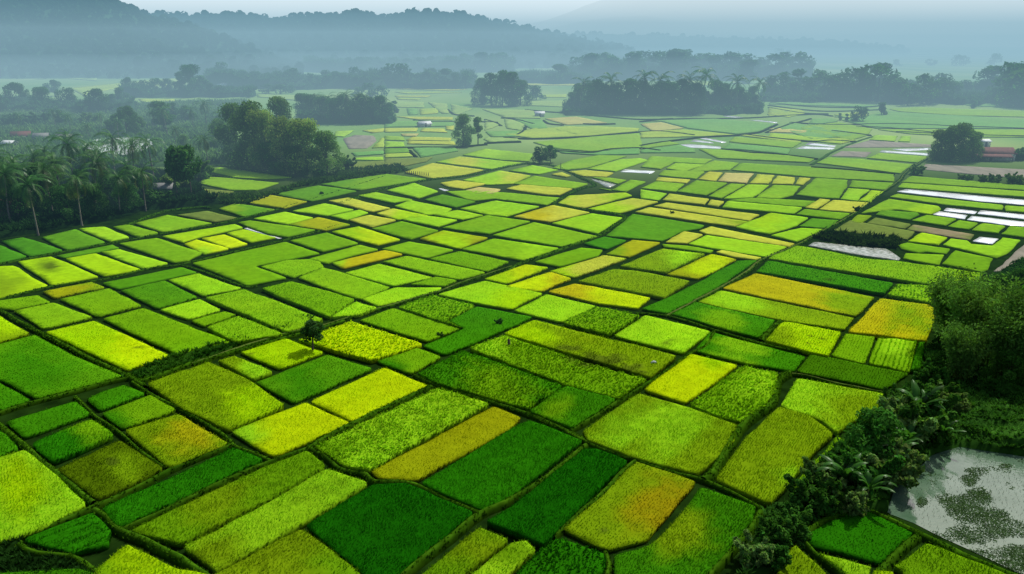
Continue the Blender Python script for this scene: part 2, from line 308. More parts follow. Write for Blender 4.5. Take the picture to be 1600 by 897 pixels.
haze('morning_haze', -9000, 9000, 105, 2700, -3, 100, 0.00046, (0.17, 0.39, 0.52), 'thin blue morning haze over the whole plain')
haze('ground_mist', -8000, 8000, 190, 2720, -2, 26, 0.00055, (0.41, 0.60, 0.67), 'low bluish mist lying over the distant fields and woods')
haze('ground_mist', -8100, 8100, 230, 2740, -2.5, 60, 0.00045, (0.41, 0.60, 0.68), 'bluish mist rising to the tree tops of the distant woods')
haze('ground_mist', -8200, 8200, 700, 2760, -2.8, 86, 0.00018, (0.39, 0.58, 0.67), 'faint mist reaching half way up the wooded hills')
haze('high_haze', -20000, 20000, 2650, 19000, -4, 1800, 0.00026, (1.14, 1.22, 1.25), 'pale high haze between the plain and the mountains')
FIELDS = """
# tile x0 y0 : coordinates in enlarged-tile pixels (2.99 per photo pixel)
@ 0 597
l c -200,420 110,312 230,400 410,568 200,680 0,748 -200,800 > y 120,480 200
g c 0,225 30,245 92,305 0,345 -120,390 -120,200
g s 20,185 355,85 435,148 110,262
d c 140,285 430,170 540,245 240,375 > m 420,220 120
k2 c 262,405 560,270 775,400 450,550 > k 600,420 120
g s 405,80 470,45 580,10 690,52 460,138
m s 465,148 705,55 825,130 570,220 > g 520,190 100
k c 575,225 835,148 1075,285 785,405 > o 900,260 150
d c 470,590 1090,308 1238,358 545,680
m c 605,695 1196,412 1436,318 1524,390 1246,550 845,755 700,720 > k 1000,580 200
l c 850,770 1240,570 1526,402 1726,470 1416,662 1005,890 960,850 > k 1000,800 180
d r 100,740 440,610 520,690 510,760 330,800 290,790
y c 450,870 560,780 600,760 830,870 980,895 980,990 380,990 > m 480,900 150
g c -60,895 370,870 450,895 450,1000 -60,1000
@ 400 597
k c -190,890 215,675 490,890 490,960 -300,960 > m 400,900 200
Y s 247,92 598,-70 808,16 770,35 450,188
l x 270,300 850,25 1095,100 525,410 420,395 > m 300,330 150
og s 535,415 1110,112 1240,165 1196,215 750,462 570,450
d c 765,470 1196,215 1278,175 1530,270 1490,300 1196,530 1055,602 900,540
d0 c 220,670 550,475 700,470 1030,605 670,890 600,960 500,895
m c 780,890 1040,670 1190,735 980,895 900,960 700,960 > k 1000,760 150
l c 1000,895 1190,745 1266,735 1311,785 1180,900 1100,970 930,970 > m 1200,800 100
@ 800 597
d0 c -136,650 0,575 330,310 400,310 545,365 195,715 150,760 
k s 225,690 580,362 870,465 790,550 640,740 460,790 400,775 > ob 720,560 230
g c 470,805 640,760 800,600 880,485 1145,580 1130,650 915,895 880,960 480,960 > k 800,700 200
d x 30,870 210,725 435,800 440,860 420,900 400,960 0,960
k c 325,230 590,50 820,115 1060,200 1040,280 870,435 560,350 350,270 > l 650,200 260
g c 75,135 250,15 495,75 280,215 > m 210,130 90
@ 600 450
g x 150,400 370,290 840,455 670,565 260,450 > m 500,480 200
m x 390,280 560,222 1050,380 1235,425 1100,520 850,455 > l 480,250 150
k c 558,212 698,147 1373,316 1238,416 > y 650,190 160
g s 175,270 370,190 290,150 430,85 700,135 640,165 540,205 400,270 280,312
m x 60,90 230,32 430,80 290,150 370,185
l s 245,30 470,-35 745,25 595,100 430,70 > y 600,50 130
l s 605,105 760,28 995,85 830,160 700,130
@ 400 300
m s 475,600 640,540 965,635 800,700
Y x 185,690 445,603 785,708 540,788 > y 220,700 80
m s 555,790 740,722 870,770 725,850 > g 600,810 100
@ 800 300
m x 230,610 400,535 605,575 455,670
l s 468,672 620,573 930,650 800,755 > l2 760,640 120
k s 570,92 640,70 1110,138 1040,162 > p 700,90 400
p s 655,65 720,48 1160,105 1110,135
p s 0,115 190,60 370,95 175,140 > o 100,95 100
l s 180,145 370,98 520,120 400,195
y s 345,78 560,27 690,45 500,100 > p 600,50 120
g2 s 435,205 510,145 560,100 900,155 880,170 800,185 700,230
g s 330,240 430,208 540,225 440,268
m s 100,325 320,258 430,270 400,300 220,350
Y s -30,440 180,372 280,405 135,465 0,450 > o 200,400 80
y s 170,370 430,295 545,310 290,400 > p 400,330 150
og s 435,290 560,222 700,235 550,305 > k 480,280 60
k c 500,345 700,262 905,288 715,375 > l 800,290 100
k c 300,415 480,358 600,370 835,415 710,495
Y s 165,465 290,425 655,492 590,545 400,520 > o 280,450 150
og s 720,385 930,288 1055,315 870,408 > Y 950,340 130
g s 600,545 715,497 900,405 1050,320 1150,318 960,450 730,568
p s 710,235 800,180 895,198 820,240
@ 1000 450
g s 250,295 330,205 780,320 720,390 500,355 > m2 480,260 150
Y s 12,475 235,305 465,360 215,540 > y 350,340 80
m x 225,545 480,360 650,400 640,490 590,550 490,625 400,615 > l 560,440 120
k s 270,65 375,10 1010,140 955,195 650,150 415,100 > l 450,50 180
g s 140,120 260,65 640,150 555,235 > m 380,140 110
y c 580,245 670,155 945,205 885,318 790,300 > k 620,260 120
@ 1200 597
l c 55,112 135,-20 600,65 600,150 400,185 322,238 250,180 > k 400,120 200
k c -256,455 -100,250 50,115 190,150 310,240 190,360 85,490 20,560 -10,560 -60,540 > l 100,430 100
m c 100,495 320,250 385,280 370,330 220,480 150,515
d s 140,705 430,597 490,605 690,705 530,855 330,795 215,770
l c 220,790 490,860 480,895 470,960 400,960 350,880
k c 100,770 130,755 280,895 330,970 -10,970 40,890
m c 580,855 740,745 1120,895 1130,970 650,970 620,880
y c 490,875 590,880 620,960 470,960
@ 1200 300
o c 370,652 520,495 745,525 775,540 780,600 740,695 > k 700,600 150
o s -215,450 -60,378 505,492 415,583 0,497 > k 400,520 160
m s 290,765 360,660 505,675 455,805
m r 465,800 515,680 700,695 660,840 > l 580,720 100
g c 665,830 705,700 735,700 715,820
gd s 130,840 200,748 290,770 460,808 660,845 625,870 600,895 540,925 350,880
m2 c 20,300 130,250 200,260 450,310 600,320 1005,380 985,420 770,435 0,310
g c 0,320 590,425 545,475 0,380 -60,372
m2 x 550,478 605,428 775,440 770,520
b s 1050,370 1196,240 1260,240 1260,390 1100,380
m s 810,335 870,270 1060,310 1030,360 1000,375
l s 810,245 850,215 935,227 950,243 1045,250 1095,212 1185,225 1120,290 1070,310
w s 950,230 985,208 1082,218 1050,245
m s 600,245 650,235 860,265 835,290 740,280 700,285 620,265
m2 s 625,310 640,285 830,292 800,342
y s 650,230 715,188 845,213 800,248
e s 645,175 680,152 970,198 945,225 > b 800,180 160
e s 300,180 380,130 690,185 655,222
u s 180,250 215,232 400,250 560,265 625,310 615,322 400,290
e s 455,145 500,118 670,150 640,172
k s 375,140 420,105 490,110 440,145
g2 s 495,105 530,82 700,95 715,105 660,130
m s 665,132 740,105 885,125 830,158
m s 835,160 890,130 985,145 940,175
m2 s 945,178 1000,145 1110,158 1080,193
m s 1085,195 1130,158 1260,170 1260,220
w s 765,105 785,88 940,108 920,128
w s 815,88 830,72 980,90 965,105
w s 925,130 945,110 1196,138 1260,145 1260,165 1110,155
w s 975,102 990,85 1260,110 1260,135
m2 s 430,100 560,30 800,65 815,80 760,105 600,82 > y 760,75 150
m2 s 565,22 600,8 1100,60 1100,85 830,60
m2 s 1105,88 1105,62 1260,72 1260,98
w s 600,-2 640,-15 1260,42 1260,66 1000,45
@ 0 300
g2 s -100,735 165,665 350,765 575,858 480,885 165,968 20,890 -100,850 > g 150,850 250
g s -100,862 10,892 150,972 0,1018 -100,1045
y s 205,655 440,600 800,765 590,835 > Y 650,760 150
m s 475,592 670,540 1085,700 830,760
m2 s 60,555 250,515 440,585 195,640
m s -100,520 0,505 180,480 240,515 55,552 0,545
k s 0,575 145,660 0,700 -120,730 -120,520 > y 20,620 80
k s 190,465 430,418 495,445 250,497 > og 300,460 100
m s 275,500 510,448 670,530 455,582
g2 s 470,425 850,350 925,375 550,455
g2 s 555,460 770,412 930,490 730,545
l s 780,410 930,378 1130,450 945,487
l s 740,550 935,498 1040,550 880,597
m s 885,600 1050,555 1110,572 950,630
m2 c 958,632 1113,575 1328,663 1098,700
y s -120,520 -120,370 0,345 65,342 140,385 230,437 0,495 > k 20,440 120
y s 75,325 240,300 470,395 240,437 > k 220,345 60
y s 300,310 450,285 665,362 480,395
l s 465,280 560,265 790,332 670,360
g2 s 255,298 530,243 565,262 300,308
m s 545,240 735,213 950,285 880,320 810,330
g s 0,245 130,300 0,332 -150,350 -150,215
g s 0,228 110,210 160,225 300,272 135,302
g2 s 190,210 350,172 500,235 310,272
l s 365,170 490,160 610,212 510,232
m s 520,162 600,150 745,190 650,212
m2 s 625,145 780,105 1000,145 760,188
@ 200 150
e s 220,555 370,535 520,570 400,590
l s 150,655 500,597 540,615 325,662 255,685 > y 300,660 150
Y s 255,690 320,668 475,712 350,740 > l 350,735 60
Y s 335,665 450,645 565,690 470,712
y s 455,640 540,622 700,660 570,685
w s 540,618 560,615 725,665 700,668
m s 510,590 570,580 885,625 740,660 650,645
l2 s 580,572 730,540 870,568 740,600
l s 760,537 920,500 1060,530 930,560
k s 750,600 890,565 1045,600 920,630 > og 900,580 100
l s 940,560 1080,530 1130,545 1020,580
m s 755,675 930,635 1080,688 905,728
m s 295,780 735,680 905,735 760,763 600,795 750,850 555,885 430,835
m2 s 610,797 740,765 890,760 920,800 770,850
g2 s 670,457 890,417 1075,443 855,492
m s 895,412 1200,362 1400,388 1080,440 > g2 950,410 150
og s 505,490 660,460 845,492 730,525
k s 420,525 500,500 690,530 540,565 > g2 600,540 100
l s 345,345 430,332 770,380 640,388 500,380
m2 s 335,410 350,375 500,385 710,405 600,440 480,440
e s 230,450 330,430 500,445 430,470 250,475
@ 200 450
m2 c 355,45 540,5 920,145 740,205
y s 515,300 740,235 920,300 710,380
k c 80,445 380,340 570,430 740,545 460,665 250,560 > y 600,560 150
k c 410,340 500,315 685,390 580,425 > l 600,380 80
g2 s 590,440 930,310 1150,375 770,540 > g 800,430 150
Y s 475,670 830,532 1045,630 680,790 > l 520,680 130
@ 400 300
m2 s 240,312 485,245 580,268 420,305 330,335
o s 350,330 600,270 690,290 405,358 > l 370,325 60
m2 s 190,400 310,350 400,375 630,445 490,500 460,495
l s 410,378 575,333 830,400 640,440
m2 s 585,325 705,298 1080,375 950,410 840,390
m s 710,432 840,395 945,412 880,440
l s 490,500 650,445 870,445 850,465 570,535
m c 20,450 165,415 465,500 340,585
l c 345,585 465,510 570,540 480,575
y s 345,185 480,160 680,222 565,250 > Y 580,210 100
m2 s 580,265 715,230 930,270 800,308
m s 805,312 950,275 1190,325 1080,373
og s 760,218 875,178 1090,213 950,265 > y 900,230 120
m s 535,170 680,135 855,180 720,222
p s 430,130 530,105 660,130 540,165
p s 335,40 430,25 635,75 540,93
y s 555,100 640,75 810,110 660,130 > p 600,95 60
l s 670,125 760,105 950,130 850,163
l s 640,65 720,37 920,78 890,100 800,108
l s 820,105 940,82 1070,108 960,130
g2 s 780,35 870,10 1030,45 930,72
l s 470,15 560,0 735,35 640,50
@ 600 150
m2 s 360,715 510,665 825,710 650,770 > l 700,710 100
y s 465,855 660,785 775,800 570,878 > Y 650,820 100
m s 265,615 480,555 690,585 490,645
m2 s 500,650 700,588 1000,655 830,705
l s 350,525 520,487 730,515 570,563 480,555
m2 s 280,445 400,440 560,450 830,475 760,510 510,480 410,490
l s 10,440 140,405 260,445 160,478
p s 260,405 340,393 480,410 370,435 300,425
t s 375,440 440,425 550,435 520,458 420,455
w s 250,432 270,430 310,440 280,445
p s 565,432 640,412 885,432 820,462 760,462
l s 360,392 540,348 690,372 600,410 480,415 > p 620,375 80
m2 s 600,410 700,372 960,410 890,432
l s 580,348 690,322 820,345 720,365 > m 620,350 60
p s 780,365 830,355 880,372 850,378
p s 90,355 225,312 470,345 370,370 220,385
l s 235,308 350,282 650,312 500,342 > p 380,300 80
m2 s 360,275 470,245 700,270 680,305 560,300 > l 500,255 80
y s 810,500 860,465 1130,450 1165,465 930,525 > p 950,480 120
m2 s 780,335 870,300 1000,275 1140,280 950,335 850,345
l s 945,340 1100,295 1196,290 1240,300 1080,352
p s 855,352 940,345 1075,358 1040,378 930,375
m2 s 1000,430 1060,440 1150,390 1230,400 1130,447
m2 s 965,378 1060,382 1140,392 1090,410 
u s 960,385 1090,412 1050,430
te s 800,250 960,262 1196,240 1196,270 990,275 830,265
m2 s 690,215 960,190 1196,172 1210,240 960,258 800,245
pl s 560,180 700,150 1000,140 1196,150 1190,163 960,185 700,197
t s 745,105 900,95 1050,125 850,135
pl s 770,150 850,140 1180,155 900,180
tg s 0,25 190,28 195,55 0,50
te s 100,55 160,58 165,85 110,88
pl s 160,60 255,55 260,80 165,88
tg s 200,28 300,35 310,80 265,82
tg s 310,35 420,60 340,90 315,85
p s 45,95 330,98 325,112 150,110
te s 0,120 150,115 330,122 320,140 0,145
p s 165,165 180,150 280,152 300,170
p s 0,150 160,148 155,165 0,168
p s 285,138 330,138 325,160 290,155
t s 75,175 165,175 150,188 85,185
p s 100,205 130,190 320,195 310,210
p s 105,222 110,208 330,212 340,228
m2 s 0,185 95,190 100,208 0,205
l s 0,210 95,215 100,235 0,240
pl s 0,270 120,265 140,282 0,288
g2 s 0,245 110,240 130,262 0,268
te s 130,240 330,235 350,255 170,285
e s 0,292 150,290 230,285 200,305 80,330 0,330
tg s 460,200 480,192 620,195 640,208 490,215
te s 470,165 640,160 620,188 500,190
tg s 470,110 540,130 530,140 470,160
tg s 560,105 600,110 660,130 640,160 570,150
te s 600,105 740,110 770,150 690,155
tg s 450,60 700,65 740,105 560,100
@ 1000 150
l s 220,690 310,648 690,705 590,752 350,715
p s 270,630 330,608 730,690 700,705 310,645
p s 350,728 380,718 570,755 540,765 440,752
m s 100,690 230,700 350,720 330,735 110,705
l s 440,612 610,545 790,568 740,605 600,645 > y 600,590 100
g2 s 735,608 800,570 935,580 880,620
l s 605,650 750,615 860,622 735,682
l s 380,520 410,490 760,520 720,550
p s 100,485 135,455 325,480 305,508
p s 310,508 330,483 395,492 365,517
l s 0,435 130,455 90,488 0,478
p s 70,395 80,378 240,390 220,408
m2 s 0,430 70,398 215,410 165,447
m s 170,445 260,393 415,405 310,465
m2 s 315,468 420,408 495,412 380,478
l s 385,480 505,412 610,415 530,475
m2 s 535,475 620,415 755,420 720,462 650,480
p s 268,388 320,352 390,358 355,398
t s 360,398 395,358 535,362 500,407
p s 508,408 545,365 630,370 605,410
p s 610,410 640,372 730,380 718,412
p s 722,412 740,380 800,383 765,415
m s 725,460 820,382 975,392 970,420 930,478 840,475
m s 400,487 530,475 830,490 770,518
p s 770,520 835,478 895,485 825,528
p s 830,530 900,485 1075,498 1000,545
m s 725,552 770,528 985,548 940,578
l s 935,480 970,430 1075,438 1015,490
y s 1018,490 1080,440 1140,445 1080,497
m s 975,425 985,393 1190,405 1150,440
w s 360,345 390,322 440,320 415,340
w s -95,355 -75,342 75,350 55,363
m s 425,345 470,312 800,330 1190,365 1190,400 820,380
m2 s 215,352 345,300 465,312 420,345 310,350
m2 s 80,370 110,345 305,352 265,388
l s 115,338 165,312 310,320 210,352
m2 s 0,330 50,280 340,295 300,318 160,310 100,342
t s 0,130 100,122 210,150 60,165
pl s 0,168 200,155 440,180 300,188 0,195
te s 0,115 350,105 640,130 560,165 450,178 220,150 100,118
w s 185,227 225,224 380,236 375,246 230,241
w s 230,212 250,202 330,213 350,222
w s 270,197 300,193 410,215 390,220
te s 0,250 180,228 260,247 260,262 0,265
m2 s 0,230 130,210 185,222 0,247
te s 380,245 420,222 710,245 690,272 480,250
m2 s 410,213 440,190 760,215 710,242
pl s 460,182 530,178 760,208 740,220
t s 590,168 640,152 790,162 760,172
m2 s 270,247 380,250 690,275 820,290 790,310 360,290
w s 720,246 760,233 915,241 900,250
w s 765,228 790,216 920,232 905,238
pl s 780,205 920,195 1010,205 950,222
te s 640,148 700,122 1080,180 930,193 800,200
pl s 590,85 600,50 760,65 780,80 700,100
w s 380,95 400,90 500,100 480,106
w s 500,112 560,112 650,122 640,128
@ 1200 0
b s 340,690 470,655 765,675 765,688
b s 290,730 340,705 490,710 460,735
w s 515,710 530,702 765,716 760,728
w s 570,696 765,690 765,700 640,706
m2 s 460,738 520,715 760,732 700,760
l s 470,652 500,630 610,635 595,660
l s 605,660 620,635 670,635 668,662
m2 s 220,760 280,735 430,742 680,768 620,810
b s 715,790 730,765 1260,795 1260,840 850,805
m s 620,850 670,822 1260,870 1260,893
m2 s 600,875 625,853 1260,897 1260,925
te s 340,560 560,520 1260,560 1260,600 500,600
m2 s 500,603 1260,605 1260,640 950,640 660,625
m2 s 150,590 330,570 490,602 470,630 390,655 160,610
t s 0,600 60,598 190,610 180,620 30,615
y s 0,640 10,620 380,655 390,660 340,672
tg s 0,458 540,474 530,480 0,466
te s 0,478 530,490 480,500 0,486
tg s 0,498 130,515 0,540
@ 200 150
b s 1000,200 1060,182 1150,185 1165,210 1120,245 1030,248
l s 955,188 968,164 1060,160 1012,190
te s 1040,264 1130,258 1196,254 1196,270 1060,279
l s 1050,290 1130,284 1196,283 1196,300 1060,299
e s 1055,307 1196,302 1240,310 1196,338 1010,356
pl s 1165,214 1180,195 1200,195 1200,238 1135,242
p s 1090,160 1196,150 1196,165 1140,172
@ 0 0
pl s 0,319 190,316 250,321 0,330
tg s 0,352 250,346 460,332 455,378 250,362
pl s 320,412 560,387 580,403 400,445 370,440
pl s 640,462 820,462 830,474 660,478
tg s 820,492 960,482 1130,462 1190,470 900,508
pl s 570,384 700,372 840,365 840,398 690,405
@ 400 0
tg s 0,440 350,446 340,464 200,470 0,452
p s 640,416 820,412 1000,417 900,424
pl s 640,430 840,428 980,432 700,438
p s 640,446 830,446 800,454 650,453
pl s 650,456 780,460 760,467 655,464
tg s 120,402 215,405 200,412 140,410
p s 360,408 440,410 430,415 370,414
@ 800 0
pl s 132,442 260,440 260,455 140,455
tg s 70,472 258,468 256,500 60,492
p s 50,390 300,392 520,395 520,402 50,398
pl s 762,372 960,382 990,406 830,392
te s 1050,414 1196,410 1196,420 1100,424
@ 1200 0
pl s 0,500 130,516 100,530 0,545
te s 300,545 350,530 400,530 380,550
m2 s 560,508 700,500 1000,512 1260,520 1260,548 900,540 600,520
te s 880,480 950,462 1060,470 1080,495 960,500
pl s 940,450 1000,440 1080,452 1060,462
pl s 300,535 330,530 460,520 470,545 380,552
te s 200,555 300,552 330,566 180,588
"""
# ------------------------------------------------------------------ the ground
PAL = dict(d0=(24, 98, 6), d=(42, 120, 8), gd=(62, 112, 8), g=(60, 129, 10), g2=(82, 143, 14), m=(108, 160, 14), m2=(122, 173, 20), l=(142, 196, 26), l2=(152, 206, 26),
           y=(152, 196, 10), Y=(178, 206, 10), o=(172, 172, 18), ob=(154, 146, 14), og=(150, 162, 14), k=(120, 156, 14), k2=(84, 112, 8), p=(180, 190, 60), pl=(160, 188, 60),
           t=(190, 180, 110), tg=(140, 175, 95), te=(88, 158, 78), e=(104, 124, 52), b=(140, 126, 100), w=(200, 210, 212), u=(130, 135, 120))
NAMES = dict(d0='deep emerald', d='dark emerald', g='deep green', gd='mossy green', g2='deep green', m='mid green', m2='mid green', l='lime green', l2='lime green', y='yellow-green',
             Y='bright yellow', o='golden', og='mustard-green', k='olive', k2='dark olive', p='straw yellow', pl='pale lime', t='tan', tg='washed-out green',
             te='bluish green', e='grey-olive')
ALB = 1.1


def albedo(code):
    c = lin(PAL[code])
    return np.array([max(v * ALB, 0.002) for v in c])


def pip(P, poly):
    """which of the points P lie inside the polygon"""
    x, y = P[:, 0], P[:, 1]
    ins = np.zeros(len(P), bool); n = len(poly)
    for i in range(n):
        x0, y0 = poly[i]; x1, y1 = poly[(i + 1) % n]
        if y0 == y1: continue
        c = ((y0 > y) != (y1 > y)) & (x < (x1 - x0) * (y - y0) / (y1 - y0) + x0)
        ins ^= c
    return ins


def area(poly):
    p = np.array(poly); q = np.roll(p, -1, 0)
    return 0.5 * float(np.sum(p[:, 0] * q[:, 1] - q[:, 0] * p[:, 1]))


def inset(poly, w):
    """move each edge inwards by w(midpoint distance)"""
    if area(poly) < 0: poly = poly[::-1]
    n = len(poly); E = []
    for i in range(n):
        a, b = np.array(poly[i]), np.array(poly[(i + 1) % n])
        d = (b - a) / (np.linalg.norm(b - a) + 1e-9); nn = np.array([-d[1], d[0]])
        mid = (a + b) / 2
        E.append((a + nn * w(mid), d, nn))
    out = []
    for i in range(n):
        a, da, na = E[i - 1]; b, db, nb = E[i]
        cr = da[0] * db[1] - da[1] * db[0]
        if abs(cr) < 0.15:
            q = b
        else:
            t = ((b - a)[0] * db[1] - (b - a)[1] * db[0]) / cr
            q = a + da * t
        lim = 3.0 * w(np.array(poly[i])); v = q - np.array(poly[i]); L = np.linalg.norm(v)
        if L > lim: q = np.array(poly[i]) + v * (lim / L)
        out.append(tuple(q))
    return out


def soften(poly, dist):
    """cut the corners a little and let the edges wander as hand-built banks do"""
    n = len(poly); P = []
    for i in range(n):
        a, b, c = (np.array(poly[i - 1]), np.array(poly[i]), np.array(poly[(i + 1) % n]))
        r = min(0.45, 0.1 * np.linalg.norm(b - a), 0.1 * np.linalg.norm(c - b))
        u = (a - b) / (np.linalg.norm(a - b) + 1e-9); v = (c - b) / (np.linalg.norm(c - b) + 1e-9)
        P += [b + u * r, b + (u + v) * r * 0.29, b + v * r]
    out = []
    step = max(0.8, dist * 0.008); amp = 0.10 + 0.0012 * dist
    for i in range(len(P)):
        a, b = P[i], P[(i + 1) % len(P)]; L = np.linalg.norm(b - a)
        k = max(1, int(L / step)); nn = np.array([-(b - a)[1], (b - a)[0]]) / (L + 1e-9)
        for j in range(k):
            q = a + (b - a) * j / k
            q = q + nn * amp * (float(fbm(q[0] * 0.22, q[1] * 0.22, 5)) - 0.5) * 2.0
            out.append((float(q[0]), float(q[1])))
    return out


def long_axis(poly):
    best = max(((np.linalg.norm(np.array(poly[i]) - np.array(poly[i - 1])), i) for i in range(len(poly))))
    i = best[1]; d = np.array(poly[i]) - np.array(poly[i - 1])
    return d / (np.linalg.norm(d) + 1e-9)


def tufts(P, z, h, w, k, col, spread=0.8, root=0.6):
    """k leaning leaf blades at each point of P"""
    n = len(P)
    a = RNG.random((n, k)) * 2 * PI
    hh = h[:, None] * (0.7 + 0.6 * RNG.random((n, k)))
    lean = spread * hh * (0.3 + 0.7 * RNG.random((n, k)))
    ca, sa = np.cos(a), np.sin(a)
    bx = P[:, 0][:, None]; by = P[:, 1][:, None]; bz = z[:, None]
    ww = (w if np.ndim(w) else np.full(n, w))[:, None]
    V = np.empty((n, k, 3, 3), np.float32)
    V[:, :, 0] = np.stack([bx - sa * ww, by + ca * ww, np.broadcast_to(bz, a.shape)], -1)
    V[:, :, 1] = np.stack([bx + sa * ww, by - ca * ww, np.broadcast_to(bz, a.shape)], -1)
    V[:, :, 2] = np.stack([bx + ca * lean, by + sa * lean, bz + hh], -1)
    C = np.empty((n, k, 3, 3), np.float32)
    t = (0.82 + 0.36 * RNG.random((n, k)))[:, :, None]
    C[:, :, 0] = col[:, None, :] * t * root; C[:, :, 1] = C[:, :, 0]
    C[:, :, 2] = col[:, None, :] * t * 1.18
    V = V.reshape(-1, 3); C = C.reshape(-1, 3)
    return V, np.arange(len(V)).reshape(-1, 3), C


HGT = dict(s=0.34, c=0.6, x=0.62, r=0.5)
FIELD_LIST = []                       # (object, code, pixel centroid, pixel polygon)


SPOTS = [(176, 722, 9, 4), (1140, 548, 0, 0), (930, 565, 34, 11), (985, 575, 22, 7), (890, 545, 16, 5), (1267, 526, 4, 1.6), (1283, 529, 3, 1.4), (1262, 536, 3, 1.4), (1294, 523, 2.5, 1.4), (80, 416, 14, 5), (1040, 535, 12, 4), (945, 828, 4, 2), (996, 819, 7, 2), (905, 808, 9, 3), (391, 552, 3, 2), (297, 576, 4, 2), (1292, 437, 7, 2), (215, 543, 4, 1.5), (245, 551, 3, 1.2)]
SPOTS = [q for q in SPOTS if q[2] > 0]


def field(code, tex, pxpoly, grad):
    h = HGT[tex]
    if code in ('w', 'u'): h = 0.06
    if code == 'b': h = 0.10
    if code in ('d0',): h = 0.7
    g0 = [ground(a, b, h) for a, b in pxpoly]
    cen = np.mean(np.array(g0), 0); dist = float(np.hypot(*cen))
    far = max(0.0, min(1.0, (dist - 90) / 250))
    wf = lambda q: (0.04 + 0.0006 * float(np.hypot(q[0], q[1])) if dist < 420 else 0.0015 * dist)
    poly = inset(g0, wf)
    if abs(area(poly)) < 1.0: return
    poly = soften(poly, dist)
    P = np.array(poly)
    # canopy: jittered grid triangulated inside the outline
    sp = (0.55 if tex != 's' else 0.7) if dist < 130 else 0.0062 * dist
    sp = max(sp, math.sqrt(abs(area(poly)) / 3500))
    lo, hi = P.min(0), P.max(0)
    gx, gy = np.meshgrid(np.arange(lo[0], hi[0], sp), np.arange(lo[1], hi[1], sp))
    G = np.stack([gx.ravel(), gy.ravel()], -1); G = G + (RNG.random(G.shape) - 0.5) * sp * 0.7
    inner = inset(poly, lambda q: 0.4 * sp)
    G = G[pip(G, inner)] if len(G) else G
    vs = [Vector(p) for p in poly] + [Vector(p) for p in G]
    nb = len(poly)
    ov, oe, of, _, _, _ = delaunay_2d_cdt(vs, [(i, (i + 1) % nb) for i in range(nb)], [], 1, 1e-4)
    T = np.array([f for f in of if len(f) == 3], np.int32).reshape(-1, 3)
    X = np.array([(v[0], v[1]) for v in ov])
    base = albedo(code)
    base = base * (0.74 + 0.26 * max(0.0, min(1.0, (dist - 62) / 50)))  # vignette falloff painted into the nearest crops' colour
    pale = 0.30 * max(0.0, min(1.0, (dist - 150) / 230)) if code not in ('w', 'u', 'b') else 0.0  # lightening by haze, mixed into the colour of distant crops
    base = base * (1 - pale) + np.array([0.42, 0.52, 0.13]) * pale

    def colour(Q):
        c = np.repeat(base[None, :], len(Q), 0)
        if grad:
            gc, gp, gr = grad
            pq = np.stack(pix(Q[:, 0], Q[:, 1], h), -1)
            d = np.hypot(pq[:, 0] - gp[0], (pq[:, 1] - gp[1]) * 1.4) / gr
            gax = long_axis(g0)
            d = d + (fbm(Q[:, 0] * 0.15, Q[:, 1] * 0.15, 21) - 0.5) * 0.7 + (fbm((Q @ gax) * 0.06, (Q @ np.array([-gax[1], gax[0]])) * 0.6, 23) - 0.5) * 1.0 + (fbm(Q[:, 0] * 0.9, Q[:, 1] * 0.9, 24, 2) - 0.5) * 0.5
            f = np.clip(1.25 - d, 0, 1)[:, None]; f = f * f * (3 - 2 * f)
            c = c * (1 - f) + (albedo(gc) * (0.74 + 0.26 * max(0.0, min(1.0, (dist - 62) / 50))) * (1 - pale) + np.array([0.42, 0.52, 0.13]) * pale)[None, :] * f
        big = fbm(Q[:, 0] * 0.07, Q[:, 1] * 0.07, 31); med = fbm(Q[:, 0] * 0.4, Q[:, 1] * 0.4, 41, 2)
        axv = long_axis(g0); along = Q @ axv; acr = Q @ np.array([-axv[1], axv[0]])
        streak = fbm(along * 0.05, acr * 0.5, 51, 2)
        s = 0.80 + 0.22 * big + 0.14 * med + 0.16 * streak
        c = c * s[:, None]
        pq = np.stack(pix(Q[:, 0], Q[:, 1], h), -1)
        for sx, sy, rx, ry in SPOTS:
            dd = np.hypot((pq[:, 0] - sx) / rx, (pq[:, 1] - sy) / ry)
            if dd.min() < 1.6:
                a_ = np.clip((1.35 - dd + (fbm(Q[:, 0] * 0.8, Q[:, 1] * 0.8, 63, 3) - 0.5) * 2.2) * 2.0, 0, 1)[:, None]
                a_ = a_ * 0.62; c = c * (1 - a_) + np.array([0.045, 0.065, 0.010]) * a_
        c[:, 0] *= 1 + 0.2 * (fbm(Q[:, 0] * 0.1, Q[:, 1] * 0.1, 61) - 0.5)
        return c

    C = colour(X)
    bumpy = dict(s=0.06, c=0.15, x=0.30, r=0.12)[tex]
    z = h + bumpy * (fbm(X[:, 0] * 1.3, X[:, 1] * 1.3, 3) - 0.5) * 2 * (0.6 + 0.4 * far)
    if tex == 'r':
        axv = long_axis(g0); z = z + 0.12 * np.sin((X @ np.array([-axv[1], axv[0]])) * 2 * PI / 1.3)
    flat = code in ('w', 'u', 'b')
    if flat: z = np.full(len(X), h)
    bi = np.arange(nb)
    # skirt
    V = np.concatenate([np.c_[X, z], np.c_[P, np.full(nb, -0.02)]]); n0 = len(X)
    Q4 = [(int(i), n0 + i, n0 + (i + 1) % nb, (int(i) + 1) % nb) for i in range(nb)]
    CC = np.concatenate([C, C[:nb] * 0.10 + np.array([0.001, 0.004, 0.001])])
    F3 = T
